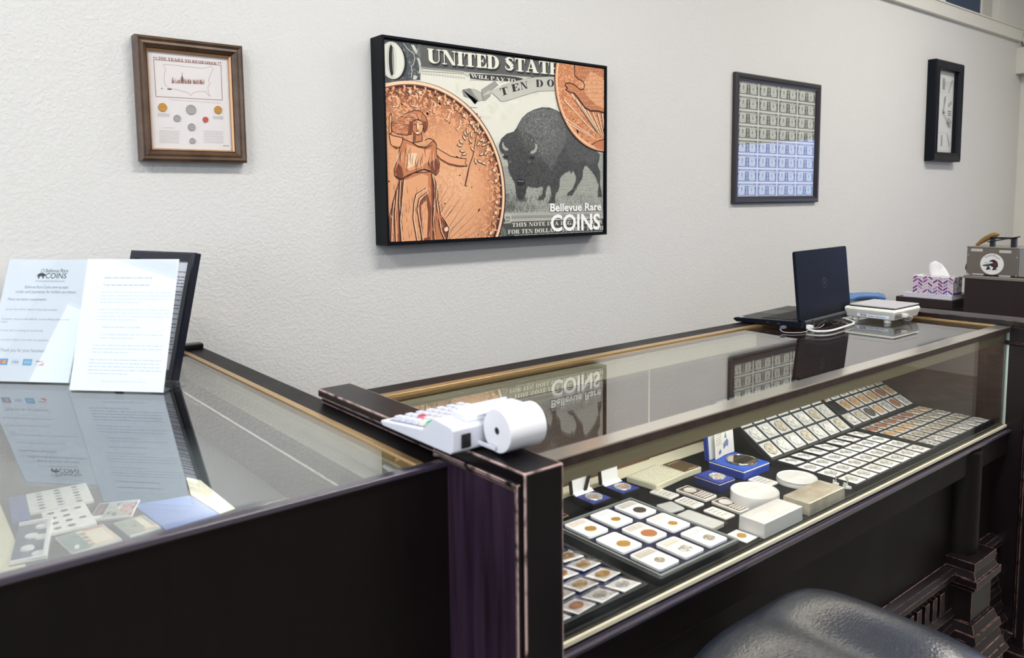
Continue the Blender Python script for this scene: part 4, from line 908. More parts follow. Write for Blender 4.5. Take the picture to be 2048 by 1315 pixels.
for i, s_ in enumerate(NUM):
    a = math.radians(90 - 30 * i); ca, sa = math.cos(a), math.sin(a)
    k = min(hw * .86 / max(abs(ca), 1e-6), hh * .84 / max(abs(sa), 1e-6)); k0 = min(hw * .50 / max(abs(ca), 1e-6), hh * .56 / max(abs(sa), 1e-6))
    d = (-sa, ca); n = len(s_); wd = .012
    for q, ch in enumerate(s_):
        o_ = (n / 2 - .5 - q) * wd
        if ch == 'I': P.line([(cx + ca * k0 + d[0] * o_, cz + sa * k0 + d[1] * o_), (cx + ca * k + d[0] * o_, cz + sa * k + d[1] * o_)], .0058, (30, 32, 34), 2)
        else:
            e = wd * .45
            for s1, s2 in (((-e, e), (e, -e)) if ch == 'X' else ((0, e), (0, -e))): P.line([(cx + ca * k0 + d[0] * (o_ + s1), cz + sa * k0 + d[1] * (o_ + s1)), (cx + ca * k + d[0] * (o_ + s2), cz + sa * k + d[1] * (o_ + s2))], .0045, (30, 32, 34), 2)
P.build('dial', ck, Matrix.Translation((0, KY, 0)), world=True)
M_HAND = mat('clock_hand', (34, 36, 38), .4)
def hand(a, l, w, y):
    c, s_ = math.sin(a), math.cos(a); p = [(cx + c * t * l - s_ * ww, y, cz + s_ * t * l + c * ww) for t, ww in ((-.2, w * .5), (.6, w), (.75, w * 2.2), (1, .0004))]
    q = [(cx + c * t * l + s_ * ww, y, cz + s_ * t * l - c * ww) for t, ww in ((1, .0004), (.75, w * 2.2), (.6, w), (-.2, w * .5))]
    return MB().prism(p + q, (0, -.0012, 0))
obj('hour_hand', hand(math.radians(12), .105, .0022, KY - .004), M_HAND, ck)
obj('minute_hand', hand(math.radians(134), .135, .0022, KY - .006), M_HAND, ck)
obj('hand_boss', MB().cone((cx, KY - .003, cz), (cx, KY - .010, cz), .006, .005, 16), M_HAND, ck)
obj('glazing', MB().box(X0 + .054, X1 - .054, KY - .020, KY - .0185, Z0 + .054, Z1 - .054), glass('picture_glass', .035), ck)

# ================================================================ on the left counter
rng = random.Random(11)
M_ACR = glass('acrylic', .05, 5.0, (.97, .98, .98))
M_ACR2 = glass('acrylic_holder', .06, 4.2, (.96, .98, .99))
def lean(BL, BR, tilt):
    """local frame of a leaning sign: x along its foot, z up its face, -y towards the reader"""
    BL, BR = Vector(BL), Vector(BR); ex = (BR - BL).normalized(); back = Vector((-ex.y, ex.x, 0))
    ez = (Vector((0, 0, 1)) * math.cos(tilt) + back * math.sin(tilt)).normalized(); ey = ez.cross(ex)
    return Matrix(((ex.x, ey.x, ez.x, BL.x), (ex.y, ey.y, ez.y, BL.y), (ex.z, ey.z, ez.z, BL.z), (0, 0, 0, 1)))
INKG = (168, 174, 188)  # pale grey: overexposure of the sheet put into the ink
def holder(name, label, M, w, h, foot):
    t = thing(name, label, 'sign', M=M)
    obj('acrylic_front', MB().box(0, w, -.0042, -.0022, 0, h), M_ACR2, t, world=False)
    obj('acrylic_back', MB().box(0, w, .0022, .0042, 0, h), M_ACR, t, world=False)
    # the foot runs back level along the glass
    inv = M.to_3x3().inverted(); d = inv @ Vector((M[0][1], M[1][1], 0)).normalized(); u = inv @ Vector((0, 0, 1))
    p0 = Vector((0, .0042, .001)); a = [p0, p0 + d * foot, p0 + d * foot + u * .002, p0 + u * .002]
    obj('acrylic_foot', MB().prism(a, (w, 0, 0)), M_ACR, t, world=False)
    return t
# sign 1: credit cards notice
B1 = Vector((.297, 1.899, G + .0015)); e1 = Vector((.68, -.733, 0)).normalized(); w = .2075
M1 = lean(B1 - e1 * w, B1, math.radians(21))
s1 = holder('sign_holder', 'acrylic sign with shop logo and four credit card emblems, leftmost on counter', M1, w, .279, .085)
P = Print((0, w, 0, .279)); P.rect(0, 0, w, .279, (240, 243, 248), 0)
D = (52, 56, 66)
P.text('Bellevue Rare', .098, .2485, .0085, D, 2, w=.056); P.text('COINS', .100, .2345, .0125, (30, 32, 38), 2, w=.052, grow=.08)
P.poly([(.076, .236), (.080, .244), (.086, .2475), (.094, .2465), (.100, .2435), (.099, .240), (.096, .2395), (.096, .234), (.093, .234), (.092, .239), (.086, .2395), (.085, .234), (.082, .234), (.081, .240), (.078, .239)], (26, 28, 34), 2)
P.ring(.0905, .2525, .0035, .0045, D, 2, 20); P.line([(.076, .2295), (.150, .2285)], .0006, INKG, 2); P.words(.078, .150, .2265, .0016, INKG, 2, rng)
for txt, x, z, h, ww, c in (('Bellevue Rare Coins now accepts', .108, .211, .0068, .108, (140, 146, 160)), ('credit card payments for bullion purchases', .108, .200, .0068, .150, (140, 146, 160)), ('Please see below requirements:', .066, .183, .0056, .096, (132, 136, 150)),
                            ('service fee will be added to the total amount', .081, .160, .0046, .128, INKG), ('Customer must provide valid ID, current billing address must', .096, .138, .0046, .168, INKG), ('match', .020, .1315, .0046, .016, INKG),
                            ('card must clear processing by security chip', .065, .112, .0046, .112, INKG), ('ask associates below if you have any questions', .075, .091, .0046, .128, INKG), ('Thank you for your business!', .080, .066, .0074, .110, (150, 156, 170))):
    P.text(txt, x, z, h, c, 2, w=ww, align='c')
for k in range(4):
    x = .028 + k * .0295; z = .036
    c = ((120, 170, 214), (232, 236, 242), (126, 182, 222), (240, 236, 236))[k]; P.rect(x, z, x + .0225, z + .0145, c, 2)
    if k == 0: P.ell(x + .0088, z + .0072, .0046, .0046, (226, 120, 110), 3, 18); P.ell(x + .0137, z + .0072, .0046, .0046, (240, 176, 120), 4, 18)
    if k == 1: P.text('VISA', x + .0112, z + .0045, .0058, (92, 122, 176), 3, w=.017, align='c')
    if k == 2: P.rect(x + .003, z + .004, x + .0195, z + .0105, (160, 204, 234), 3)
    if k == 3: P.poly([(x + .008, z), (x + .0225, z), (x + .0225, z + .008)], (234, 140, 130), 3); P.words(x + .003, x + .020, z + .0085, .003, (110, 110, 120), 3, rng)
obj('paper', MB().box(.001, w - .001, -.0006, .0006, .001, .278), mat('sign_paper', (240, 243, 248), .6), s1, world=False)
P.build('notice_print', s1, Matrix.Translation((0, -.0008, 0)))
# sign 2: text sheet in front, its print paled as if overexposed
M2 = lean((.286, 1.826, G + .0015), (.430, 1.671, G + .0015), math.radians(17.3))
s2 = holder('sign_holder', 'acrylic sign holder with a white sheet of small text, front and centre', M2, .2116, .2795, .080)
P = Print((0, .2116, 0, .28)); P.rect(0, 0, .2116, .28, (244, 246, 251), 0)
z = .238
for n, ww, x0, c in ((1, .11, .045, (176, 180, 192)), (1, .105, .045, (176, 180, 190)), (4, .165, .042, (214, 217, 226)), (4, .165, .040, (214, 217, 226)), (1, .09, .055, (200, 204, 212)), (2, .14, .055, (208, 212, 222)), (3, .16, .038, (206, 210, 220)), (5, .165, .036, (202, 206, 217)), (1, .10, .07, (214, 217, 226))):
    for i in range(n): P.words(x0, x0 + (ww if i < n - 1 or n == 1 else ww * .55), z, .0036, c, 2, rng); z -= .0072
    z -= .0085
obj('paper', MB().box(.001, .2106, -.0006, .0006, .001, .2785), MATS['sign_paper'], s2, world=False)
P.build('sheet_print', s2, Matrix.Translation((0, -.0008, 0)))
# sign 3: black framed notice behind
TLp, TRp = atZ(267, 501, 1.287), atZ(395, 506, 1.287)
e3 = (TRp - TLp); e3.z = 0; w3 = e3.length; e3.normalize(); back = Vector((-e3.y, e3.x, 0)); tl3 = math.radians(15)
h3 = (1.287 - G - .002) / math.cos(tl3); off = back * (-math.sin(tl3) * h3)
BL = Vector((TLp.x, TLp.y, G + .002)) + off; BR = Vector((TRp.x, TRp.y, G + .002)) + off
M3 = lean(BL, BR, tl3)
s3 = thing('framed_notice', 'black framed notice standing behind the two acrylic signs', 'sign', M=M3)
obj('frame', MB().frame(0, w3, 0, h3, [(0, -.010), (0, .006), (.004, .008), (.018, .007), (.021, .002), (.021, -.004)], 0), mat('navy_black_frame', (24, 28, 42), .3, spec=.4), s3, world=False)
obj('backing_board', MB().box(.002, w3 - .002, .004, .010, .002, h3 - .002), mat('board_black', (22, 22, 26), .7), s3, world=False)
P = Print((.020, w3 - .020, .020, h3 - .020)); P.rect(0, 0, w3, h3, (226, 230, 242), 0)
z = h3 - .045
for n, ww in ((1, .10), (4, .15), (2, .13), (1, .09), (2, .16), (1, .11), (1, .15), (2, .14), (1, .12), (3, .15), (2, .15)):
    for i in range(n): P.words(w3 - .03 - ww, w3 - .03, z, .0038, (112, 116, 134), 2, rng); z -= .0072
    z -= .0045
P.build('notice_print', s3, Matrix.Translation((0, .0015, 0)))
obj('strut', MB().prism([(w3 / 2 - .02, .010, .16), (w3 / 2 + .02, .010, .16), (w3 / 2 + .03, .012, .02), (w3 / 2 - .03, .012, .02)], (0, .003, 0)), MATS['board_black'], s3, world=False)

# ================================================================ inside the left case
C3 = crop(0, 940, 1578 / 240); C3b = crop(150, 940, 2048 / 330)
def lay(cr, pts, z): x, y, a, w, d = quad_on(cr, pts, z); return x, y, a, w, d
M_CARD = mat('album_card', (226, 230, 228), .6); M_BLUEC = mat('album_blue', (70, 96, 158), .5)
HOLE = (92, 96, 110)
# two album pages with round holes
x, y, a, w, d = lay(C3, ((300, 320), (1100, 170), (1270, 380), (430, 555)), LD + .006)
t = thing('coin_album', 'pale coin album page with blue spine under the left glass, farther one', 'album', (x, y, LD), a)
obj('page', MB().box(-w / 2, w / 2, -d / 2, d / 2, 0, .006), M_CARD, t, world=False, bevel=.001)
obj('spine', MB().box(-w / 2 - .030, -w / 2 - .001, -d / 2 - .03, d / 2, 0, .007), M_BLUEC, t, world=False, bevel=.001)
P = Print()
for i in range(3):
    for j in range(6): P.ell(-w * .30 + i * w * .29, d * .38 - j * d * .155, w * .055, w * .055, (HOLE if (i + j) % 3 else (160, 168, 168)), 1, 18)
P.build('coin_slots', t, Matrix.Translation((0, 0, .0062)), flat=True)
x, y, a, w, d = lay(C3, ((510, 560), (1105, 430), (1285, 685), (690, 825)), LD + .006)
t = thing('coin_album', 'white coin album page with dark round holes, nearer one under left glass', 'album', (x, y, LD), a)
obj('page', MB().box(-w / 2, w / 2, -d / 2, d / 2, 0, .0065), mat('album_white', (240, 240, 240), .6), t, world=False, bevel=.001)
P = Print()
for i in range(3):
    for j in range(4):
        if (i, j) == (2, 1) or (i, j) == (2, 3): continue
        P.ell(-w * .31 + i * w * .30, d * .34 - j * d * .235, w * .085, w * .085, HOLE, 1, 20)
P.build('coin_slots', t, Matrix.Translation((0, 0, .0068)), flat=True)
# dark tray with white rim
x, y, a, w, d = lay(C3, ((60, 720), (540, 665), (790, 1070), (330, 1190)), LD + .010)
t = thing('coin_tray', 'slate blue plastic tray with white rim and white discs', 'tray', (x, y, LD), a)
obj('tray_base', MB().box(-w / 2, w / 2, -d / 2, d / 2, 0, .006), mat('slate', (70, 92, 116), .6), t, world=False)
obj('rim', MB().box(w / 2 - .007, w / 2, -d / 2, d / 2, .0, .012).box(-w / 2, w / 2 - .007, d / 2 - .006, d / 2, 0, .012).box(-w / 2, w / 2 - .007, -d / 2, -d / 2 + .006, 0, .012), mat('plastic_white', (240, 241, 243), .4), t, world=False, bevel=.001)
for i, (u, v_) in enumerate(((.20, .34), (-.05, .12), (.25, .05), (-.10, -.18), (.25, -.36))):
    obj('disc', MB().lathe([(0, .003), (.010, .003), (.011, 0)], (u * w, v_ * d, .0062), 20), MATS['plastic_white'], t, world=False)
# slabs and cards
def card(name, label, cr, pts, h, base, draw, cat='card', z=LD):
    x, y, a, w, d = lay(cr, pts, z + h)
    t = thing(name, label, cat, (x, y, z), a)
    obj('sleeve', MB().box(-w / 2, w / 2, -d / 2, d / 2, 0, h), mat('sleeve_' + name, base, .35), t, world=False, bevel=min(.0015, h * .3))
    P = Print((-w / 2 + .002, w / 2 - .002, -d / 2 + .002, d / 2 - .002)); draw(P, w, d)
    P.build('card_print', t, Matrix.Translation((0, 0, h + .0002)), flat=True)
    return t
def d1(P, w, d):
    P.rect(-w * .46, -d * .42, -w * .22, d * .42, (60, 66, 84), 1)
    for k in range(5): P.rect(-w * .43 + k * w * .03, -d * .36, -w * .42 + k * w * .03, d * .36, (196, 130, 136), 2)
    P.rect(-w * .46, -d * .44, -w * .22, -d * .28, (240, 240, 240), 3); P.rect(-w * .20, -d * .42, w * .46, d * .42, (176, 178, 172), 1)
    for k in range(14): x, y = rng.uniform(-w * .16, w * .4), rng.uniform(-d * .35, d * .35); P.poly([(x, y), (x + w * .10, y + d * .1), (x + w * .07, y - d * .16)], rng.choice(((176, 70, 78), (232, 228, 224), (86, 88, 104), (200, 110, 112))), 2)
card('mint_set', 'red, white and grey printed mint set card under the left glass', C3b, ((175, 405), (690, 395), (830, 520), (290, 625)), .005, (196, 204, 206), d1)
def d2(P, w, d):
    P.rect(-w * .48, -d * .46, w * .48, d * .46, (150, 158, 150), 1); P.ell(-w * .08, 0, w * .09, w * .09, (112, 118, 110), 2, 20); P.rect(w * .12, -d * .3, w * .34, d * .4, (222, 214, 196), 2); P.rect(w * .05, -d * .44, w * .46, -d * .30, (228, 190, 172), 3)
card('mint_set', 'greenish coin card with one round coin, right of the pink card', C3b, ((505, 640), (860, 545), (1060, 700), (650, 830)), .005, (206, 214, 216), d2)
def d3(P, w, d):
    P.rect(-w * .48, -d * .46, -w * .10, d * .46, (126, 146, 146), 1); P.rect(-w * .10, -d * .46, w * .46, d * .46, (222, 200, 182), 1); P.rect(w * .02, -d * .36, w * .40, d * .34, (232, 222, 208), 2); P.rect(w * .05, d * .36, w * .46, d * .46, (206, 150, 142), 2)
    for k in range(4): P.ell(-w * .03 - k * .001, d * .26 - k * d * .2, w * .07, w * .07, (150, 152, 146), 3, 18)
    for k in range(3): P.ell(-w * .34 + k * w * .02, -d * .30 + k * d * .05, .004, .004, (236, 236, 232), 3, 10)
card('mint_set', 'pink and green proof set card with a row of coins, nearest the front', C3, ((740, 870), (1400, 690), (1560, 910), (930, 1110)), .005, (206, 208, 210), d3)
t = tag(obj('blue_folder', MB().prism([tuple(atZ(*C3b(*q), LD + .003)) for q in ((730, 425), (1440, 310), (1790, 540), (1130, 735))], (0, 0, -.003)), mat('folder_blue', (104, 132, 196), .45)), 'plain blue folder lying flat under the left glass', 'folder')
pts = [atZ(*C3b(*q), LD + .0005) for q in ((1380, 90), (1560, 130), (1990, 480), (1800, 545), (1440, 310))]
t = tag(obj('paper_strip', MB().prism([tuple(p) for p in pts], (0, 0, .0012)), mat('strip_cream', (222, 220, 204), .6)), 'cream paper strip lying beside the blue folder under the glass', 'paper')

# ================================================================ printing calculator on the counter cap
M_CALC = mat('calculator_white', (210, 212, 222), .38); M_KEY = mat('key_white', (240, 241, 246), .4)
CZ = 1.0405
ct = thing('printing_calculator', 'white printing calculator with coloured keys and a paper roll', 'calculator', (.700, .975, CZ))
cx0, cx1 = .604, .750
side = [(1.086, .004), (1.080, .0), (.890, .0), (.884, .004), (.882, .036), (.888, .040), (.930, .044), (.962, .021), (1.070, .009), (1.086, .008)]
obj('body', MB().prism([(cx0, y, CZ + z + .001) for y, z in side], (cx1 - cx0, 0, 0)), M_CALC, ct, bevel=.0025, seg=2)
obj('printer_hump', MB().prism([(cx0 + .030, y, CZ + z + .001) for y, z in ((.936, .040), (.890, .040), (.890, .043), (.900, .051), (.926, .051))], (cx1 - cx0 - .034, 0, 0)), M_CALC, ct, bevel=.002)
obj('tear_bar', MB().box(cx0 + .040, cx1 - .012, .927, .932, CZ + .046, CZ + .0545), mat('clear_plastic_lilac', (206, 210, 232), .2), ct, bevel=.001)
obj('power_socket', MB().box(cx0 + .015, cx0 + .030, .8805, .8835, CZ + .009, CZ + .029), mat('socket_black', (22, 22, 24), .4), ct)
KC = {(0, 5): (116, 190, 170), (0, 4): (238, 222, 204), (1, 4): (232, 214, 196), (1, 5): (238, 222, 206), (1, 2): (214, 118, 132), (0, 3): (206, 214, 232)}
def key(i, j, w_=.014, d_=.0125):
    x, y = cx0 + .012 + i * .0198, 1.066 - j * .0185
    z = CZ + .010 + .012 * (1.070 - y) / .108
    c = KC.get((i, j), (206, 209, 220)); m = mat('key_%d_%d_%d' % c, c, .4)
    b = MB(); b.add([(x, y - d_, z), (x + w_, y - d_, z), (x + w_, y, z), (x, y, z), (x + .0015, y - d_ + .0012, z + .0085), (x + w_ - .0015, y - d_ + .0012, z + .0085), (x + w_ - .0015, y - .0012, z + .0075), (x + .0015, y - .0012, z + .0075)],
               [(0, 3, 2, 1), (4, 5, 6, 7), (0, 1, 5, 4), (1, 2, 6, 5), (2, 3, 7, 6), (3, 0, 4, 7)])
    k = obj('key', b, m, ct, bevel=.0008)
    if (i, j) == (0, 5): k['label'] = 'green key'; obj('key_mark', MB().box(x + .002, x + w_ - .002, y - d_ + .002, y - .002, z + .0082, z + .0088), mat('key_green', (40, 160, 128), .4), k)
    if (i, j) == (1, 2): k['label'] = 'red key'; obj('key_mark', MB().box(x + .002, x + w_ - .002, y - d_ + .002, y - .002, z + .0082, z + .0088), mat('key_red', (176, 40, 70), .4), k)
obj('key_bed', MB().prism([(cx0 + .008, y, CZ + z) for y, z in ((1.072, .0095), (.966, .0213), (.966, .0223), (1.072, .0105))], (cx1 - cx0 - .014, 0, 0)), mat('key_bed_grey', (126, 130, 146), .5), ct)
for i in range(7):
    for j in range(6): key(i, j)
rx0, rx1, ry, rz_, rr = .655, .722, .8475, CZ + .035, .0315
obj('paper_roll', MB().lathe([(.0055, 0), (rr - .001, 0), (rr, .001), (rr, rx1 - rx0 - .001), (rr - .001, rx1 - rx0), (.0055, rx1 - rx0), (.0055, 0)], (rx0, ry, rz_), 48, axis='x'), mat('till_paper', (222, 222, 226), .65), ct)
obj('roll_core', MB().cone((rx0 + .001, ry, rz_), (rx1 - .001, ry, rz_), .0052, .0052, 20), mat('core_dark', (30, 32, 40), .25), ct)
obj('roll_bracket', MB().box(rx0 - .006, rx0 - .003, .846, .886, CZ + .008, CZ + .014), M_CALC, ct, bevel=.001)
obj('roll_bracket', MB().box(rx1 + .001, rx1 + .004, .842, .886, CZ + .008, CZ + .040), M_CALC, ct, bevel=.001)
obj('paper_web', MB().box(rx0 + .002, rx1 - .002, .872, .892, CZ + .058, CZ + .0586), MATS['till_paper'], ct)

# ================================================================ inside the right-hand case
rng = random.Random(5)
K1, K2, K4, K5, K6 = crop(1120, 880, 3.132), crop(1400, 740, 3.1605), crop(1240, 880, 6.4), crop(1440, 920, 6.827), crop(1120, 1060, 6.575)
M_TRAYB = mat('tray_black', (20, 22, 26), .55, bump=(200, .1)); M_NAVY = mat('tray_navy', (34, 34, 56), .8, spec=.2); M_RIM = mat('tray_rim_grey', (120, 124, 124), .5)
M_SIL = mat('bright_silver', (220, 219, 216), .30, .65, bump=(170, 1.0), noise=(150, .35)); M_SIL2 = mat('worn_silver', (186, 178, 164), .36, .6, bump=(170, 1.0), noise=(150, .4)); M_TAN = mat('toned_bronze', (198, 166, 130), .4, .45, bump=(170, .8), noise=(150, .3)); M_BRONZE = mat('brown_bronze', (158, 118, 96), .42, .4, bump=(260, .3)); M_DARKC = mat('dark_toned', (96, 88, 84), .4, .6, bump=(260, .35)); M_GOLD2 = mat('bright_gold', (222, 176, 104), .3, .7, bump=(260, .2)); M_COP2 = mat('bright_copper', (206, 138, 92), .34, .6, bump=(260, .2))
M_SLV = mat('flip_white', (226, 228, 232), .3); M_SLVC = mat('flip_clear', (186, 188, 190), .22)
ORD = ['first', 'second', 'third', 'fourth', 'fifth', 'sixth', 'seventh', 'eighth']
def disc(r, h, n=28, c=(0, 0, 0), rim=.9):
    return MB().lathe([(0, h * .80), (r * rim, h * .80), (r * (rim + .03), h), (r * .985, h), (r, h * .85), (r, 0), (0, 0)], c, n)
PROTO = {}
def flip(M, kind, label, group, w=.050, d=.050, r=.019, shift=(0, 0)):
    k = (kind, w, d, r, shift)
    if k in PROTO: return dup(PROTO[k], M, label, group)
    t = thing('coin_flip', label, 'coin', M=M, group=group)
    sl = MB().box(-w / 2, w / 2, -d / 2, d / 2, 0, .0014)
    obj('sleeve', sl, M_SLVC if kind in ('silver', 'worn', 'tan', 'bronze', 'dark') else M_SLV, t, world=False)
    obj('coin', disc(r, .0028, 24, (shift[0], shift[1], .0012)), dict(silver=M_SIL, worn=M_SIL2, tan=M_TAN, bronze=M_BRONZE, dark=M_DARKC, white=M_SIL, gold=M_GOLD2, copper=M_COP2)[kind], t, world=False)
    PROTO[k] = t
    return t

def coin_tray(name, label, M, w, d, h, cols, rows, kindf, where, skip=(), fw=.050, fd=.050, r=.0188, jumble=(), group=None):
    t = thing(name, label, 'tray', M=M)
    obj('tray_base', MB().box(-w / 2, w / 2, -d / 2, d / 2, 0, h - .006), M_TRAYB, t, world=False, bevel=.001)
    obj('rim', MB().box(-w / 2, w / 2, -d / 2, -d / 2 + .004, h - .006, h).box(-w / 2, w / 2, d / 2 - .004, d / 2, h - .006, h).box(-w / 2, -w / 2 + .004, -d / 2 + .004, d / 2 - .004, h - .006, h).box(w / 2 - .004, w / 2, -d / 2 + .004, d / 2 - .004, h - .006, h), M_TRAYB, t, world=False, bevel=.0012)
    px, py = (w - .014) / cols, (d - .014) / rows
    for i in range(1, cols):
        x = -w / 2 + .007 + px * i; obj('divider', MB().box(x - .0018, x + .0018, -d / 2 + .004, d / 2 - .004, h - .006, h - .0035), M_TRAYB, t, world=False)
    for j in range(1, rows):
        y = -d / 2 + .007 + py * j; obj('divider', MB().box(-w / 2 + .004, w / 2 - .004, y - .0022, y + .0022, h - .006, h - .0025), M_TRAYB, t, world=False)
    rown = {4: ['front', 'second', 'third', 'back'], 3: ['front', 'middle', 'back']}[rows]
    for j in range(rows):
        for i in range(cols):
            if (i, j) in skip: continue
            x, y = -w / 2 + .007 + px * (i + .5), -d / 2 + .007 + py * (j + .5); z = h - .0058; A = Matrix.Identity(4)
            if j in jumble: A = Matrix.Rotation(rng.uniform(-.12, .12), 4, 'Z') @ Matrix.Rotation(.09, 4, 'Y'); x += rng.uniform(-.003, .003); z += .0026
            k = kindf(i, j)
            nm = dict(silver='bright silver', worn='worn silver', tan='tan-toned', bronze='brown', dark='dark-toned', white='white-carded', gold='gold', copper='copper')[k]
            flip(M @ Matrix.Translation((x, y, z)) @ A, k, '%s coin, %s from left in %s row, %s' % (nm, ORD[i], rown[j], where), 'coins in flips, ' + where, fw, fd, r)
    return t
# flat trays and their propped-up lids
y0 = .866
def T2k(i, j): return 'white'
coin_tray('coin_tray', 'flat black tray of white-carded coins behind the ingots', TR(1.947, .982, DK), .424, .228, .016, 7, 4, T2k, 'flat left tray', r=.0150, fw=.0495, fd=.046, jumble=(3,))
def T3k(i, j): return ('silver', 'worn', 'tan' if i < 3 else 'worn', 'bronze' if i < 5 else 'tan')[j]
coin_tray('coin_tray', 'flat black tray of toned coins at the right end of the case', TR(2.368, .986, DK), .404, .228, .016, 7, 4, T3k, 'flat right tray', fw=.0480, fd=.046, r=.0180)
ML = Matrix.Translation((1.947, 1.100, DK + .003)) @ Matrix.Rotation(math.radians(32.5), 4, 'X') @ Matrix.Translation((0, .114, 0))
def L2k(i, j): return 'silver' if (i + j) % 3 else 'worn'
coin_tray('coin_tray', 'propped-up black tray lid of silver coins behind the blue medal case', ML, .424, .228, .016, 7, 4, L2k, 'propped left tray', fw=.0495, fd=.047)
ML3 = Matrix.Translation((2.368, 1.104, DK + .003)) @ Matrix.Rotation(math.radians(26.5), 4, 'X') @ Matrix.Translation((0, .114, 0))
def L3k(i, j): return [['silver', 'worn', 'dark', 'tan', 'silver', 'bronze', 'silver'], ['tan', 'tan', 'tan', 'tan', 'tan', 'bronze', 'tan'], ['tan', 'silver', 'tan', 'tan', 'worn', 'tan', 'tan'], ['tan'] * 7][j][i]
coin_tray('coin_tray', 'propped-up black tray lid of toned coins with one empty slot', ML3, .400, .228, .016, 7, 4, L3k, 'propped right tray', skip=((0, 1),), fw=.0475, fd=.047)
# little wooden easels that carry the lids
for x, nm, ang, yy in ((1.80, 'left', 32.5, 1.245), (2.10, 'left', 32.5, 1.245), (2.25, 'right', 26.5, 1.25), (2.48, 'right', 26.5, 1.25)):
    s_ = tag(obj('tray_prop', MB().prism([(x, 1.19, DK), (x, yy + .02, DK), (x, yy + .02, DK + math.tan(math.radians(ang)) * (yy + .02 - 1.104) - .006), (x, 1.19, DK + math.tan(math.radians(ang)) * (1.19 - 1.104) - .006)], (.014, 0, 0)), M_TRAYB), 'black wedge under the %s end of the propped %s tray' % ('left' if x in (1.80, 2.25) else 'right', nm), 'prop')

# nine-slab tray
tw, td = .232, .284
t9 = thing('slab_tray', 'black tray with nine graded coin slabs near the front glass', 'tray', (1.150, 1.009, DK))
obj('tray_base', MB().box(-tw / 2, tw / 2, -td / 2, td / 2, 0, .014), M_TRAYB, t9, world=False, bevel=.001)
obj('rim', MB().box(-tw / 2, tw / 2, -td / 2, -td / 2 + .005, .014, .021).box(-tw / 2, tw / 2, td / 2 - .005, td / 2, .014, .021).box(-tw / 2, -tw / 2 + .005, -td / 2 + .005, td / 2 - .005, .014, .021).box(tw / 2 - .005, tw / 2, -td / 2 + .005, td / 2 - .005, .014, .021), M_RIM, t9, world=False, bevel=.001)
obj('insert', MB().box(-tw / 2 + .005, tw / 2 - .005, -td / 2 + .005, td / 2 - .005, .014, .0165), M_NAVY, t9, world=False)
M_SLAB = mat('slab_white', (232, 234, 240), .25)
kinds = [['white', 'gold', 'copper'], ['gold', 'copper', 'gold'], ['dark', 'gold', 'gold']]
for i in range(3):
    for j in range(3):
        x, y = 1.150 + (i - 1) * .0735, 1.009 + (j - 1) * .0900
        k = [['tan', 'gold', 'gold'], ['white', 'copper', 'gold'], ['tan', 'gold', 'dark']][i][j]
        lab = 'white %s slab with a %s coin, %s row, %s column of the nine-slab tray' % ('graded', dict(white='silver', gold='gold', copper='copper', dark='dark', tan='tan')[k], ['front', 'middle', 'back'][j], ['left', 'middle', 'right'][i])
        t = thing('coin_slab', lab, 'coin slab', (x, y, DK + .0166), group='graded slabs in the nine-slab tray')
        obj('case', MB().prism([(px, py, 0) for px, py in rrect(.057, .076, .007, 4)], (0, 0, .006)), M_SLAB, t, world=False, bevel=.001)
        P = Print(); P.rect(-.025, .013, .025, .034, ((196, 190, 184), (224, 214, 206), (236, 238, 242))[(i + 2 * j) % 3], 1)
        for q in range(3): P.words(-.021, .020, .029 - q * .006, .0026, (140, 140, 150), 2, rng)
        P.build('grade_label', t, Matrix.Translation((0, 0, .0061)), flat=True)
        obj('coin', disc((.010, .014, .012)[(i + j) % 3] if k != 'copper' else .0165, .0022, 24, (0, -.013, .0056)), dict(white=M_SIL, gold=M_GOLD2, copper=M_COP2, dark=M_DARKC, tan=M_SIL2)[k], t, world=False)

# tray of plastic flips in the corner by the post
tw, td = .272, .215
tf = thing('flip_tray', 'low black tray of coins in loose plastic flips beside the post', 'tray', (.865, .975, DK))
obj('tray_base', MB().box(-tw / 2, tw / 2, -td / 2, td / 2, 0, .010), M_TRAYB, tf, world=False, bevel=.001)
obj('rim', MB().box(-tw / 2, tw / 2, -td / 2, -td / 2 + .007, .010, .017).box(-tw / 2, tw / 2, td / 2 - .007, td / 2, .010, .017).box(-tw / 2, -tw / 2 + .007, -td / 2 + .007, td / 2 - .007, .010, .017).box(tw / 2 - .007, tw / 2, -td / 2 + .007, td / 2 - .007, .010, .017), M_TRAYB, tf, world=False, bevel=.001)
obj('pad', MB().box(-tw / 2 + .007, tw / 2 - .007, -td / 2 + .007, td / 2 - .007, .010, .0112), mat('pad_blue', (34, 44, 92), .8), tf, world=False)
M_BAG = glass('crinkled_film', .06, 3.0, (.99, .99, 1), .15)
def loose(x, y, kind, i, j):
    A = TR(x, y, DK + .0125, rng.uniform(-.12, .12)) @ Matrix.Rotation(-.16, 4, 'X')
    lb = '%s coin in a crinkled plastic flip, %s from right in %s row by the post' % (dict(gold='gold', tan='tan', white='silver', copper='copper')[kind], ORD[i], ['front', 'second', 'third', 'back'][j])
    t = flip(A @ Matrix.Translation((0, 0, .001)), kind, lb, 'coins in plastic flips by the post', .046, .046, .0125 if kind != 'gold' else .0135)
    b = MB(); n = 5; vs = []
    for a in range(n):
        for c in range(n): vs.append(((a / (n - 1) - .5) * .050, (c / (n - 1) - .5) * .052, .0048 + rng.uniform(-.0012, .0018)))
    b.add(vs, [(a * n + c, (a + 1) * n + c, (a + 1) * n + c + 1, a * n + c + 1) for a in range(n - 1) for c in range(n - 1)])
    obj('plastic_film', b, M_BAG, t, world=False)
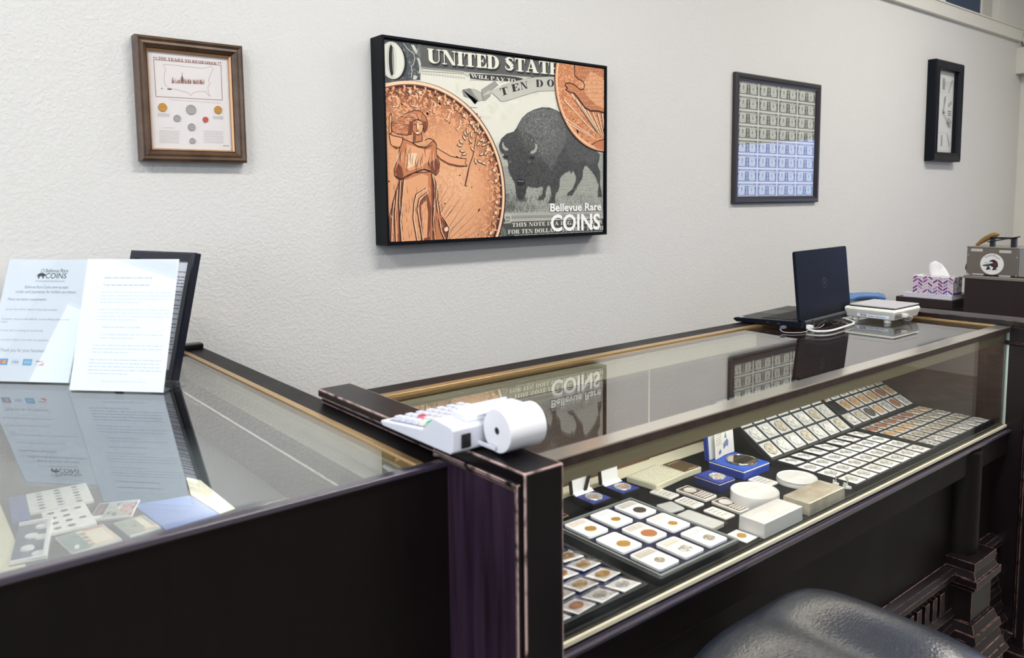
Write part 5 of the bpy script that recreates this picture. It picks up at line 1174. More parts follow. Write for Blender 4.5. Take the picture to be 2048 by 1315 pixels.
for i, x in enumerate((.968, .912, .856, .800, .750)):
    for j, y in enumerate((.897, .946, .996, 1.040)):
        loose(x, y, [['white', 'gold', 'gold', 'gold'], ['white', 'gold', 'copper', 'gold'], ['copper', 'gold', 'white', 'gold'], ['gold', 'white', 'gold', 'white'], ['white', 'gold', 'white', 'gold']][i][j], i, j)

# small blue presentation boxes with open lids
M_BLUE = mat('box_blue', (44, 58, 140), .55, noise=(40, .15)); M_BLUE2 = mat('case_blue', (36, 80, 180), .6, noise=(40, .12)); M_LIDW = mat('lid_satin_white', (226, 228, 230), .45); M_PIPE = mat('pale_piping', (214, 210, 196), .4)
for lab, x, y, strap in (('small blue coin box with open white-lined lid, nearest the post', 1.208, 1.212, True), ('small blue coin box with open white-lined lid, second from the post', 1.302, 1.212, False)):
    t = thing('coin_box', lab, 'coin box', (x, y, DK), group='open blue coin boxes')
    obj('box_base', MB().box(-.029, .029, -.030, .034, 0, .017), mat('box_outer_black', (20, 20, 26), .5), t, world=False, bevel=.0015)
    obj('insert', MB().box(-.0285, .0285, -.0295, .030, .017, .0185), M_BLUE, t, world=False, bevel=.0006)
    lid = obj('lid', MB().box(-.029, .029, .0365, .046, .0185, .085).xf(Matrix.Translation((0, .034, .018)) @ Matrix.Rotation(math.radians(-8), 4, 'X') @ Matrix.Translation((0, -.034, -.018))), MATS['box_outer_black'], t, world=False, bevel=.0015)
    obj('lid_lining', MB().box(-.0265, .0265, .0350, .0364, .021, .082).xf(Matrix.Translation((0, .034, .018)) @ Matrix.Rotation(math.radians(-8), 4, 'X') @ Matrix.Translation((0, -.034, -.018))), M_LIDW, lid, world=False)
    obj('hinge_flap', MB().prism([(-.0285, .024, .0187), (-.0285, .035, .024), (-.0285, .036, .0187)], (.057, 0, 0)), M_LIDW, t, world=False)
    if strap: obj('ribbon', MB().box(-.004, .004, .031, .0345, .022, .075).xf(Matrix.Rotation(math.radians(20), 4, 'Y')), MATS['box_outer_black'], t, world=False)
    c = obj('coin', disc(.0200, .003, 36, (0, -.003, .0186)), M_SIL, t, world=False)
    P = Print(); P.poly([(-.008, -.006), (.002, .006), (.010, .002), (.006, -.008)], (214, 140, 120) if not strap else (190, 140, 110), 1); P.ell(-.006, .006, .004, .003, (150, 150, 168), 1, 10)
    P.build('coin_colour', t, Matrix.Translation((0, -.003, .0213)), flat=True)
x, y, a, w, d = quad_on(K4, ((955, 440), (1145, 370), (1475, 480), (1275, 550)), DK + .024)
t = thing('coin_box', 'small blue coin box with no lid showing, in front of the medal case', 'coin box', (x, y, DK), a)
obj('box_base', MB().box(-w / 2, w / 2, -d / 2, d / 2, 0, .019), mat('box_navy', (30, 38, 90), .5), t, world=False, bevel=.0015)
obj('insert', MB().box(-w / 2 + .001, w / 2 - .001, -d / 2 + .001, d / 2 - .001, .0195, .024), M_BLUE, t, world=False, bevel=.0006)
obj('piping', MB().box(-w / 2, w / 2, -d / 2, d / 2, .019, .0195), M_PIPE, t, world=False)
obj('coin', disc(.0195, .003, 36, (.002, -.006, .0238)), M_SIL, t, world=False)
P = Print(); P.ell(-.004, -.006, .006, .004, (226, 150, 130), 1, 12); P.line([(-.002, .004), (.006, .006)], .001, (80, 110, 90), 1); P.build('coin_colour', t, Matrix.Translation((.002, -.006, .0265)), flat=True)

# big blue medal case
x0_, y0_, x1_, y1_ = 1.590, 1.078, 1.700, 1.182
t = thing('medal_case', 'royal blue open presentation case with a large silver medal', 'medal case', ((x0_ + x1_) / 2, (y0_ + y1_) / 2, DK))
w, d = x1_ - x0_, y1_ - y0_
obj('case_base', MB().box(-w / 2, w / 2, -d / 2, d / 2, 0, .020), mat('case_side_blue', (30, 58, 150), .5), t, world=False, bevel=.003)
obj('piping', MB().box(-w / 2, w / 2, -d / 2, d / 2, .0195, .0215), M_PIPE, t, world=False, bevel=.001)
obj('insert', MB().box(-w / 2 + .002, w / 2 - .002, -d / 2 + .002, d / 2 - .002, .021, .0245), M_BLUE2, t, world=False, bevel=.001)
obj('medal', disc(.0385, .005, 48, (.006, -.004, .0245), .93), mat('medal_mirror', (206, 198, 180), .12, .95), t, world=False)
R_ = Matrix.Translation((0, d / 2, .020)) @ Matrix.Rotation(math.radians(-6), 4, 'X') @ Matrix.Translation((0, -d / 2, -.020))
lid = obj('lid', MB().box(-w / 2, w / 2, d / 2 + .0005, d / 2 + .013, .0215, .115).xf(R_), MATS['case_side_blue'], t, world=False, bevel=.002)
obj('lid_lining', MB().box(-w / 2 + .004, w / 2 - .002, d / 2 - .0008, d / 2 + .0003, .025, .112).xf(R_), M_LIDW, lid, world=False)
# certificate leaning inside the lid
Mc = Matrix.Translation((x0_ + .052, y1_ - .004, DK + .0262)) @ Matrix.Rotation(math.radians(10), 4, 'Z') @ Matrix.Rotation(math.radians(-4), 4, 'X')
c = thing('certificate_card', 'white certificate card with blue drawing leaning in the medal case lid', 'card', M=Mc)
obj('card', MB().box(-.040, .040, -.0008, 0, 0, .078), mat('certificate_white', (234, 234, 228), .5), c, world=False)
P = Print((-.039, .039, .001, .077))
P.poly([(.006, .016), (.020, .022), (.034, .018), (.036, .030), (.028, .040), (.016, .036), (.004, .030)], (120, 136, 186), 1); P.poly([(-.018, .006), (-.006, .012), (-.012, .022), (-.022, .014)], (96, 114, 172), 1); P.poly([(.012, .044), (.020, .060), (.026, .042)], (120, 136, 186), 1)
for q in range(7): P.words(-.034, -.004, .070 - q * .006, .0028, (140, 140, 150), 2, rng)
P.line([(-.030, .0), (-.022, .03), (-.004, .06), (.004, .077)], .0016, (206, 196, 168), 2); P.build('card_print', c, Matrix.Translation((0, -.0009, 0)))

# ivory plastic box with a dimpled field and its brown-topped neighbour
x, y, a, w, d = quad_on(K1, ((425, 215), (605, 140), (790, 195), (580, 290)), DK + .018)
t = thing('capsule_box', 'ivory plastic box with a grid of small round dimples', 'box', (x, y, DK), a)
w *= .92; d = min(d, .092)
M_IVORY = mat('ivory_plastic', (206, 204, 184), .4)
obj('box_body', MB().box(-w / 2, w / 2, -d / 2, d / 2, 0, .017), M_IVORY, t, world=False, bevel=.004, seg=3)
dm = MB()
for i in range(12):
    for j in range(9): dm.lathe([(0, .0012), (.0022, .0010), (.0029, 0)], ((i - 5.5) * w * .074, (j - 4) * d * .092, .0168), 8)
o = obj('dimples', dm, mat('dimple_pale', (232, 228, 208), .35), t, world=False); o['kind'] = 'stuff'
x, y, a, w, d = quad_on(K1, ((650, 150), (750, 115), (890, 165), (780, 205)), DK + .017)
t = thing('coin_case', 'ivory plastic case with brown top behind the dimpled box', 'box', (x, y + .004, DK), a)
obj('case_body', MB().box(-w / 2, w / 2, -d / 2, d / 2, 0, .015), M_IVORY, t, world=False, bevel=.002)
obj('cover', MB().box(-w / 2 + .004, w / 2 - .002, -d / 2 + .004, d / 2 - .002, .0151, .0162), mat('cover_brown', (104, 88, 66), .3), t, world=False)
P = Print(); P.words(-w * .3, w * .3, d * .32, .004, (200, 194, 176), 1, rng); P.words(-w * .1, w * .35, -d * .40, .004, (200, 194, 176), 1, rng); P.build('cover_print', t, Matrix.Translation((0, 0, .0163)), flat=True)

# ingots
M_BAR = mat('ingot_silver', (232, 230, 228), .3, .35, bump=(90, .15)); M_BARM = mat('ingot_satin', (214, 214, 216), .42, .25, bump=(60, .08)); M_BARO = mat('ingot_tarnished', (206, 198, 182), .36, .5, noise=(25, .25), bump=(60, .15)); M_ENG = mat('engraving_dark', (120, 92, 78), .4, .5)
def ingot(label, cr, pts, h, kind='bar', m=None, drop=0):
    x, y, a, w, d = quad_on(cr, pts, DK + h)
    t = thing('silver_ingot', label, 'ingot', (x, y, DK), a)
    m = m or M_BAR
    obj('bar', MB().prism([(px, py, 0) for px, py in rrect(w, d, min(w, d) * .12, 4)], (0, 0, h)), m, t, world=False, bevel=min(.0012, h * .25))
    if kind == 'engraved':
        obj('field', MB().box(-w * .40, w * .40, -d * .44, d * .44, h, h + .0003), M_ENG, t, world=False)
        obj('medallion', disc(w * .33, .0009, 24, (0, d * .20, h)), M_BAR, t, world=False)
        for q in range(4): obj('stripe', MB().box(-w * .34, w * .34, -d * .40 + q * d * .10, -d * .40 + q * d * .10 + d * .055, h, h + .0009), M_BAR, t, world=False)
    if kind == 'stamped':
        obj('border', MB().frame(-w * .46, w * .46, -d * .46, d * .46, [(0, 0), (.0005, .0005), (.0015, .0005), (.002, 0)], 0).xf(Matrix.Translation((0, 0, h)) @ Matrix.Rotation(-H, 4, 'X')), m, t, world=False)
        P = Print()
        for q in range(4): P.words(-w * .3, w * .3, d * .3 - q * d * .18, d * .07, (150, 146, 142), 1, rng)
        P.build('stamp', t, Matrix.Translation((0, 0, h + .0002)), flat=True)
    if kind == 'sleeve':
        obj('plastic_sleeve', MB().box(-w * .56, w * .56, -d * .56, d * .56, .0, h + .0012), M_ACR, t, world=False, bevel=.001)
    return t
ingot('small stamped silver bar, left of the striped bar', K4, ((375, 655), (490, 605), (770, 690), (640, 750)), .004, 'stamped')
ingot('engraved silver bar with stripes, farther of the two striped bars', K4, ((710, 625), (860, 570), (1250, 700), (1090, 770)), .006, 'engraved')
ingot('small plain silver bar between the two striped bars', K4, ((685, 770), (820, 715), (1090, 810), (950, 865)), .004, 'stamped')
ingot('silver bar in a crumpled plastic sleeve beside the slab tray', K4, ((440, 830), (640, 780), (850, 860), (650, 915)), .005, 'sleeve', M_BARM)
ingot('large white silver bar in a clear holder beside the slab tray', K4, ((730, 950), (895, 870), (1330, 1060), (1160, 1130)), .009, 'sleeve', M_BARM)
ingot('engraved silver bar with stripes, nearer of the two striped bars', K4, ((1160, 780), (1310, 720), (1720, 850), (1530, 920)), .006, 'engraved')
ingot('small silver bar in front of the nearer striped bar', K4, ((1060, 890), (1190, 845), (1480, 950), (1350, 1010)), .004, 'stamped')
ingot('reddish-edged small bar between the two silver discs', K5, ((370, 260), (520, 200), (800, 300), (660, 350)), .005, 'stamped')
def big(label, x0, x1, y0, y1, h, m, marks):
    t = thing('silver_ingot', label, 'ingot', ((x0 + x1) / 2, (y0 + y1) / 2, DK)); w, d = x1 - x0, y1 - y0
    obj('bar', MB().add([(sx * (w / 2 - q), sy * (d / 2 - q), z) for z, q in ((0, 0), (h, .001)) for sx, sy in ((-1, -1), (1, -1), (1, 1), (-1, 1))], [(3, 2, 1, 0), (4, 5, 6, 7), (0, 1, 5, 4), (1, 2, 6, 5), (2, 3, 7, 6), (3, 0, 4, 7)]), m, t, world=False, bevel=.0014)
    P = Print(); c = marks
    P.poly([(-.012, -.004), (-.004, .010), (.002, -.001), (.008, .008), (.014, -.004), (.004, -.010)], c, 1); P.words(-w * .3, w * .25, d * .22, .005, c, 1, rng); P.words(-w * .2, w * .3, -d * .33, .004, c, 1, rng)
    P.build('stamp', t, Matrix.Translation((0, 0, h + .0002)), flat=True); return t
q = [atZ(*K5(*p), DK + .032) for p in ((230, 735), (790, 525), (1180, 640), (620, 870))]
big('thick satin silver ingot nearest the front glass', min(v.x for v in q), max(v.x for v in q), max(.860, (q[2].y + q[3].y) / 2), (q[0].y + q[1].y) / 2, .032, M_BARM, (196, 194, 192))
q = [atZ(*K5(*p), DK + .028) for p in ((855, 480), (1330, 265), (1710, 365), (1220, 600))]
big('thick tarnished silver ingot right of the satin one', min(v.x for v in q) + .002, max(v.x for v in q), max(.862, (q[2].y + q[3].y) / 2), (q[0].y + q[1].y) / 2, .028, M_BARO, (170, 150, 128))
# large round bullion
def round_bar(label, c, rx, h, m, caps=None):
    a, b = atZ(*K5(c[0] - rx, c[1]), DK + h), atZ(*K5(c[0] + rx, c[1]), DK + h); r = (a - b).length / 2; p = (a + b) / 2
    t = thing('silver_round', label, 'bullion', (p.x, p.y, DK))
    if caps: obj('capsule', MB().lathe([(0, 0), (r * 1.02, 0), (r * 1.02, .006), (r * .98, .0065)], (0, 0, 0), 48), mat('capsule_clear', (214, 216, 214), .15), t, world=False)
    z0 = .0068 if caps else 0
    obj('disc', MB().lathe([(0, h - .0010), (r * .93, h - .0010), (r * .95, h), (r * .985, h), (r, h * .94), (r, z0), (0, z0)], (0, 0, 0), 56), m, t, world=False)
    P = Print(); P.words(-r * .5, r * .5, r * .2, .004, (190, 188, 184), 1, rng); P.ell(0, -r * .2, r * .3, r * .2, (204, 202, 198), 1, 20); P.build('relief', t, Matrix.Translation((0, 0, h - .0008)), flat=True)
    return t
round_bar('thick round silver bullion disc behind the satin ingot', (475, 405), 325, .030, M_BARM)
round_bar('flat round silver medal in a clear capsule behind the tarnished ingot', (1052, 222), 268, .013, M_BARM, True)
# white flip with one coin, by the slab tray's corner
x, y, a, w, d = quad_on(K5, ((105, 1000), (215, 945), (500, 1050), (370, 1120)), DK + .003)
flip(TR(x, max(y, .882), DK + .001, a), 'gold', 'white flip with one small gold coin between slab tray and satin ingot', None, max(w, .04), min(d, .05), .0095)
# pair of small white plastic easels
for k, (u, v_, nm) in enumerate(((1585, 300, 'left'), (1740, 345, 'right'))):
    p = atZ(*K5(u, v_), DK + .006)
    t = thing('coin_easel', 'small white plastic coin easel lying by the flat tray, %s one' % nm, 'easel', (p.x, max(p.y, .868), DK), .5 + k * .4)
    obj('foot', MB().prism([(-.010, -.006, 0), (.012, -.010, 0), (.016, -.002, 0), (.010, .008, 0), (-.008, .008, 0)], (0, 0, .007)), MATS['plastic_white'], t, world=False, bevel=.0015)
    obj('back_plate', MB().box(-.008, .008, .004, .007, .005, .012), MATS['plastic_white'], t, world=False)
    obj('post', MB().cone((0, 0, .006), (0, .001, .022), .002, .0016, 10), M_SLVC, t, world=False)
    obj('collar', MB().cone((0, 0, .006), (0, 0, .010), .0038, .0034, 12), M_SLVC, t, world=False)
# small gilt clip-frame at the far left of the deck
p = atZ(1137, 1006, DK)
t = thing('framed_coin', 'small gilt-edged black coin frame lying flat behind the flip tray', 'frame', (1.085, 1.215, DK))
obj('plate', MB().box(-.030, .030, -.024, .024, 0, .006), MATS['box_outer_black'], t, world=False, bevel=.001)
obj('gilt_edge', MB().frame(-.030, .030, -.024, .024, [(0, 0), (.0005, .001), (.0025, .001), (.003, 0)], 0).xf(Matrix.Translation((0, 0, .006)) @ Matrix.Rotation(-H, 4, 'X')), M_GOLD, t, world=False)
obj('coin', disc(.013, .002, 24, (0, 0, .006)), M_SIL2, t, world=False)

# ================================================================ on and beyond the right-hand counter
rng = random.Random(21)
M_LAP = mat('laptop_shell', (15, 19, 27), .45, spec=.08); M_LAPD = mat('laptop_deck', (58, 56, 56), .5); M_KB = mat('laptop_key', (24, 25, 29), .5)
ang = math.atan2(.031, .352)
lt = thing('laptop', 'open black laptop with its lid towards the viewer', 'laptop', (2.062, 1.215, G + .0025), ang)
LW, LD_ = .353, .222
obj('base', MB().prism([(0, 0, .003), (0, 0, .021), (0, .03, .021), (0, LD_ - .006, .014), (0, LD_, .010), (0, LD_ - .012, .002)], (LW, 0, 0)), M_LAP, lt, world=False, bevel=.0015)
obj('palm_rest', MB().prism([(.004, .032, .0212), (.004, LD_ - .007, .0144), (.004, LD_ - .007, .0140), (.004, .032, .0205)], (LW - .008, 0, 0)), M_LAPD, lt, world=False)
obj('touchpad', MB().prism([(.125, .142, .0175), (.125, .205, .0153), (.125, .205, .0150), (.125, .142, .0170)], (.10, 0, 0)), mat('touchpad', (48, 47, 48), .35), lt, world=False)
for j in range(6):
    for i in range(16):
        x, y = .024 + i * .0192, .040 + j * .0165; z = .0212 - (y - .03) * .0385
        if j == 5 and 4 < i < 10:
            if i == 5: obj('key', MB().box(x, x + .0192 * 5 - .003, y, y + .0135, z, z + .0018), M_KB, lt, world=False)
            continue
        obj('key', MB().box(x, x + .0162, y, y + .0135, z, z + .0018), M_KB, lt, world=False)
obj('sticker', MB().lathe([(0, .0003), (.009, .0003), (.009, 0)], (.022, LD_ - .020, .0147), 20), mat('sticker_blue_white', (206, 214, 230), .4), lt, world=False)
lm = Matrix.Translation((0, .004, .018)) @ Matrix.Rotation(math.radians(-6), 4, 'X')
lidb = [(px, 0, pz) for px, pz in rrect(LW, .206, .008, 4, LW / 2, .106)]
lid = obj('lid', MB().prism(lidb, (0, .009, 0)).xf(lm), M_LAP, lt, world=False, bevel=.0015)
obj('screen', MB().box(.008, LW - .008, .0092, .0098, .012, .200).xf(lm), mat('screen_glass', (12, 12, 14), .1), lid, world=False)
P = Print(); P.ring(LW / 2, .105, .0135, .0155, (70, 76, 84), 1, 32, 0, 180); P.ring(LW / 2, .105, .0135, .0155, (54, 58, 66), 1, 32, 180, 360); P.text('e', LW / 2, .1005, .013, (74, 80, 90), 1, align='c'); P.build('emblem', lid, lm @ Matrix.Translation((0, -.0003, 0)))
obj('hinge_bar', MB().cone((.02, .001, .018), (LW - .02, .001, .018), .0058, .0058, 12), mat('hinge_grey', (62, 65, 70), .4, .3), lt, world=False)
obj('port_strip', MB().box(.025, LW - .004, -.0022, .0004, .004, .013), mat('port_dark', (12, 13, 15), .5), lt, world=False)
obj('ethernet_port', MB().box(.030, .046, -.0026, -.0020, .004, .013), mat('port_metal', (130, 130, 128), .3, .7), lt, world=False)
for q, x in enumerate((.065, .10)): obj('side_port', MB().box(-.0006, .0002, x, x + .010, .008, .013), MATS['port_dark'], lt, world=False)
# cables
k = crop(1470, 480, 1565 / 250)
def cable(name, label, pts, r, m, plug=None):
    t = thing(name, label, 'cable', pts[0])
    obj('cord', MB().tube(smooth_path(pts, 8), r, 8), m, t)
    if plug: obj('plug', plug, plug_m, t, bevel=.0008)
    return t
M_CW = mat('cable_white', (226, 226, 224), .4); M_CB = mat('cable_black', (30, 30, 34), .45); plug_m = M_CW
g = G + .0045
cable('network_cable', 'white network cable plugged into the back of the laptop', [atY(*k(900, 1105), 1.211), atZ(*k(960, 1130), g), atZ(*k(1060, 1140), g), atZ(*k(1200, 1130), g), atZ(*k(1360, 1085), g), atZ(*k(1490, 1030), g), Vector((2.345, 1.245, g)), Vector((2.340, 1.30, g))], .0030, M_CW,
      MB().box(2.085, 2.098, 1.196, 1.214, G + .005, G + .014))
plug_m = M_CB
cable('video_cable', 'thin dark cable looping behind the laptop hinge', [Vector((2.10, 1.2095, G + .016)), atY(*k(980, 1000), 1.203), atZ(*k(1000, 1090), G + .012), atZ(*k(1090, 1030), G + .015), atZ(*k(1160, 1000), G + .016), atZ(*k(1250, 1050), G + .008), Vector((2.325, 1.225, g)), Vector((2.335, 1.20, g))], .0016, M_CB, None)
cable('charger_cable', 'thin grey cable plugged into the side of the laptop', [atZ(*k(560, 1110), G + .010), atZ(*k(600, 1145), G + .003), atZ(*k(700, 1158), G + .0025), atZ(*k(860, 1150), G + .0025), atZ(*k(960, 1110), G + .004), Vector((2.12, 1.19, G + .006)), Vector((2.17, 1.205, G + .008))], .0013, mat('cable_grey', (150, 150, 152), .4), None)
pp = atZ(*k(595, 1088), G + .012)
obj('usb_plug', MB().box(-.010, .010, -.007, .003, -.0035, .0035).xf(Matrix.Translation(pp) @ Matrix.Rotation(ang, 4, 'Z')), mat('plug_blue_grey', (92, 98, 118), .4), bpy.data.objects['charger_cable'])

# ---- weighing scale
sx0, sx1, sy0, sy1 = 2.358, 2.534, 1.085, 1.245
sc_ = thing('weighing_scale', 'low white weighing scale with a square metal pan', 'scale', ((sx0 + sx1) / 2, (sy0 + sy1) / 2, G))
M_SC = mat('scale_grey', (196, 196, 190), .45); M_SCT = mat('scale_cream', (230, 228, 216), .4)
def slab(z0, z1, q0, q1):
    return MB().add([(sx0 + q, sy0 + q, z) if (i == 0) else (sx1 - q, sy0 + q, z) if i == 1 else (sx1 - q, sy1 - q, z) if i == 2 else (sx0 + q, sy1 - q, z) for z, q in ((z0, q0), (z1, q1)) for i in range(4)], [(3, 2, 1, 0), (4, 5, 6, 7), (0, 1, 5, 4), (1, 2, 6, 5), (2, 3, 7, 6), (3, 0, 4, 7)])
obj('lower_body', slab(G + .010, G + .033, .007, .001), M_SC, sc_, bevel=.002)
obj('top_shell', slab(G + .033, G + .042, .0, .003), M_SCT, sc_, bevel=.003, seg=3)
obj('pan_gasket', MB().box(sx0 + .012, sx1 - .006, sy0 + .008, sy1 - .012, G + .042, G + .045), mat('gasket_black', (18, 18, 20), .6), sc_)
obj('pan', MB().box(sx0 + .012, sx1 - .004, sy0 + .004, sy1 - .012, G + .0455, G + .0495), mat('pan_steel', (196, 194, 200), .3, .3), sc_, bevel=.0012)
for fx, fy in ((sx0 + .02, sy0 + .03), (sx1 - .02, sy0 + .03), (sx0 + .02, sy1 - .03), (sx1 - .02, sy1 - .03)):
    obj('foot', MB().cone((fx, fy, G + .0002), (fx, fy, G + .0105), .011, .010, 20), mat('foot_grey', (206, 206, 200), .5), sc_)
P = Print(); P.rect(0, 0, .100, .015, (214, 220, 232), 0)
for q in range(3): P.words(.010, .030, .010 - q * .004, .0034, (40, 42, 50), 1, rng)
P.words(.036, .080, .0095, .003, (60, 62, 72), 1, rng); P.words(.034, .092, .003, .003, (70, 72, 84), 1, rng)
P.build('rating_label', sc_, Matrix.Translation((sx0 + .0035, sy0 + .118, G + .0135)) @ Matrix.Rotation(-H, 4, 'Z'), world=True)
obj('serial_port', MB().box(sx0 + .012, sx0 + .046, sy0 - .0005, sy0 + .004, G + .017, G + .028), MATS['port_metal'], sc_)
obj('serial_plug', MB().box(sx0 + .050, sx0 + .066, sy0 - .012, sy0 + .004, G + .018, G + .028), mat('plug_pale', (214, 214, 210), .4), sc_, bevel=.001)
obj('cord', MB().tube(smooth_path([(sx0 + .058, sy0 - .012, G + .022), (sx0 + .070, sy0 - .022, G + .018), (sx0 + .075, sy0 - .010, G + .006), (sx0 + .09, sy0 + .02, G + .004)], 6), .0018, 8), MATS['cable_grey'], sc_)

# ---- low dark stands behind the counter: telephone, tissues
M_CAB = wood('cabinet_wood', (40, 28, 28), (110, 84, 76), rough=.38, amount=.35)
st = thing('side_table', 'dark low table behind the counter carrying the telephone', 'table', (3.30, 1.72, 0))
obj('top', MB().box(3.06, 3.46, 1.50, 1.92, .86, .885), M_CAB, st, bevel=.002)
for fx, fy in ((3.075, 1.515), (3.415, 1.515), (3.075, 1.875), (3.415, 1.875)): obj('leg', MB().box(fx, fx + .03, fy, fy + .03, 0, .86), M_CAB, st)
ph = thing('telephone', 'desk telephone with a blue-grey handset behind the laptop and scale', 'telephone', (3.22, 1.60, .885))
obj('phone_base', MB().prism([(3.08, 1.52, .885), (3.08, 1.52, .925), (3.08, 1.74, .96), (3.08, 1.74, .885)], (.27, 0, 0)), mat('phone_black', (22, 24, 30), .4), ph, bevel=.006)
hp = [Vector((3.04, 1.60, .980)), Vector((3.12, 1.60, .983)), Vector((3.20, 1.60, .979)), Vector((3.28, 1.60, .970)), Vector((3.345, 1.60, .957))]
obj('handset', MB().tube(smooth_path(hp, 5), [.021 if i < 4 or i > 16 else .017 for i in range(21)], 14), mat('handset_blue', (86, 122, 168), .25), ph)
obj('earpiece', MB().cone((3.33, 1.60, .952), (3.32, 1.60, .930), .024, .026, 18), mat('handset_dark_blue', (40, 60, 84), .35), ph)  # darker blue than the handset
obj('mouthpiece', MB().cone((3.07, 1.60, .972), (3.08, 1.60, .930), .024, .026, 18), MATS['handset_dark_blue'], ph)

XB = 4.2
k = crop(1780, 440, 1602 / 268)
y_l, y_r = atX(*k(70, 905), XB).y, atX(*k(745, 965), XB).y; zt = atX(*k(400, 935), XB).z
sd = thing('side_cabinet', 'small dark cabinet by the wall carrying the tissue box', 'cabinet', (XB + .2, (y_l + y_r) / 2, 0))
obj('top', MB().box(XB, XB + .42, y_r, y_l, zt - .045, zt), M_CAB, sd, bevel=.002)
obj('body', MB().box(XB + .02, XB + .40, y_r + .03, y_l - .01, 0, zt - .045), M_CAB, sd)
# white flat box and tissue box
ya, yb = atX(*k(145, 870), XB).y, atX(*k(740, 915), XB).y
wb = thing('flat_box', 'flat white carton under the tissue box', 'box', (XB + .08, (ya + yb) / 2, zt))
obj('carton', MB().box(XB + .012, XB + .165, yb + .006, ya, zt, zt + .020), mat('carton_white', (224, 222, 234), .5), wb, bevel=.0015)
obj('carton_lid', MB().box(XB + .010, XB + .167, yb + .004, ya + .002, zt + .0202, zt + .0235), mat('carton_lid_white', (236, 235, 242), .5), wb, bevel=.001)
ya, yb = atX(*k(272, 700), XB + .015).y, atX(*k(752, 780), XB + .015).y; z0 = zt + .024; h = .092
tb = thing('tissue_box', 'tissue box with purple and lilac chevron pattern', 'tissue box', (XB + .075, (ya + yb) / 2, z0))
xa, xb = XB + .018, XB + .128
obj('carton', MB().box(xa, xb, yb, ya, z0, z0 + h), mat('tissue_carton', (232, 224, 228), .5), tb, bevel=.0015)
PAL = [(106, 58, 128), (150, 78, 150), (166, 146, 196), (206, 190, 200), (196, 178, 206), (136, 62, 138), (110, 84, 160), (214, 200, 212)]
def chevron(P, wd, ht, n, pal):
    cw = wd / n; hh = ht / 5.2
    for i in range(n):
        for j in range(-2, 8):
            x0, x1 = i * cw + cw * .06, (i + 1) * cw - cw * .06; s_ = hh * .9 if i % 2 == 0 else -hh * .9
            y = j * hh; P.poly([(x0, y + (0 if s_ > 0 else -s_)), (x1, y + (s_ if s_ > 0 else 0)), (x1, y + (s_ if s_ > 0 else 0) + hh * .66), (x0, y + (0 if s_ > 0 else -s_) + hh * .66)], rng.choice(pal), 1)
P = Print((.001, ya - yb - .001, .001, h - .001)); chevron(P, ya - yb, h, 8, PAL)
P.build('pattern_front', tb, Matrix.Translation((xa - .0003, ya, z0)) @ Matrix.Rotation(-H, 4, 'Z'), world=True)
P = Print((.001, xb - xa - .001, .001, h - .001)); chevron(P, xb - xa, h, 5, [(70, 62, 70), (206, 196, 200), (120, 110, 120), (222, 212, 214)]); P.rect(0, 0, .2, .012, (112, 70, 150), 3)
P.build('pattern_side', tb, Matrix.Translation((xa, yb - .0003, z0)), world=True)
mt = MB(); n = 14; rings = []
for j in range(7):
    t_ = j / 6; ring = []
    for i in range(n):
        a = 2 * math.pi * i / n; rr = (1 - t_) ** .4 * (1 + .22 * math.sin(3 * a + t_ * 2) + .1 * math.sin(5 * a))
        ring.append((XB + .07 + .014 * rr * math.cos(a) + .004 * t_, (ya + yb) / 2 - .008 + .050 * rr * math.sin(a) + t_ * .022, z0 + h + t_ * .078))
    rings += ring
mt.add(rings, [(j * n + i, j * n + (i + 1) % n, (j + 1) * n + (i + 1) % n, (j + 1) * n + i) for j in range(6) for i in range(n)], 0, True)
obj('tissue', mt, mat('tissue_white', (244, 244, 244), .8), tb)
obj('slot', MB().prism([(XB + .073 + .022 * math.cos(a), (ya + yb) / 2 + .075 * math.sin(a), z0 + h + .0002) for a in [2 * math.pi * i / 20 for i in range(20)]], (0, 0, .0008)), mat('slot_grey', (120, 110, 116), .7), tb)

# ---- tall dark cabinet with the steam cleaner
yc = atX(*k(880, 650), XB).y; zc = (atX(*k(880, 655), XB).z + atX(*k(1600, 705), XB).z) / 2
cb = thing('tall_cabinet', 'dark wooden cabinet at the right edge carrying a steel steam cleaner', 'cabinet', (XB + .25, yc - .4, 0))
obj('body', MB().box(XB + .006, XB + .50, .72, yc - .004, 0, zc - .014), M_CAB, cb)
obj('top', MB().box(XB - .004, XB + .51, .70, yc, zc - .014, zc), mat('cabinet_top_worn', (126, 116, 110), .32), cb, bevel=.002)
ys0, ys1 = atX(*k(915, 500), XB + .03).y, atX(*k(1535, 500), XB + .03).y
sm = thing('steam_cleaner', 'brushed steel steam cleaner with round dragon badge and black handle', 'steam cleaner', (XB + .13, (ys0 + ys1) / 2, zc))
hz = atX(*k(915, 310), XB + .03).z - zc
M_STEEL = mat('brushed_steel', (132, 124, 116), .34, .8, bump=(40, .06), stretch=(1, 1, 30))
xs0, xs1 = XB + .030, XB + .25
obj('housing', MB().box(xs0, xs1, ys1, ys0, zc + .006, zc + hz - .004), M_STEEL, sm, bevel=.002)
obj('lid', MB().box(xs0 - .003, xs1, ys1 - .006, ys0 + .003, zc + hz - .004, zc + hz), mat('steel_lid', (176, 168, 158), .3, .8), sm, bevel=.001)
obj('side_panel', MB().box(xs0 + .004, xs1, ys1 - .030, ys1 - .001, zc + .006, zc + hz - .014), mat('steel_grey', (150, 148, 144), .45, .5), sm)
M_SLOT = mat('vent_bright', (216, 212, 206), .3, .6)
for q, zz in ((.20, .88), (.75, .86), (.24, .045), (.76, .035)):
    yy = ys0 + (ys1 - ys0) * q; obj('vent', MB().prism([(xs0 - .0035, yy + a, zc + hz * zz + b) for a, b in rrect(.052, .013 if zz > .5 else .007, .003, 3)], (.0034, 0, 0)), M_SLOT, sm)
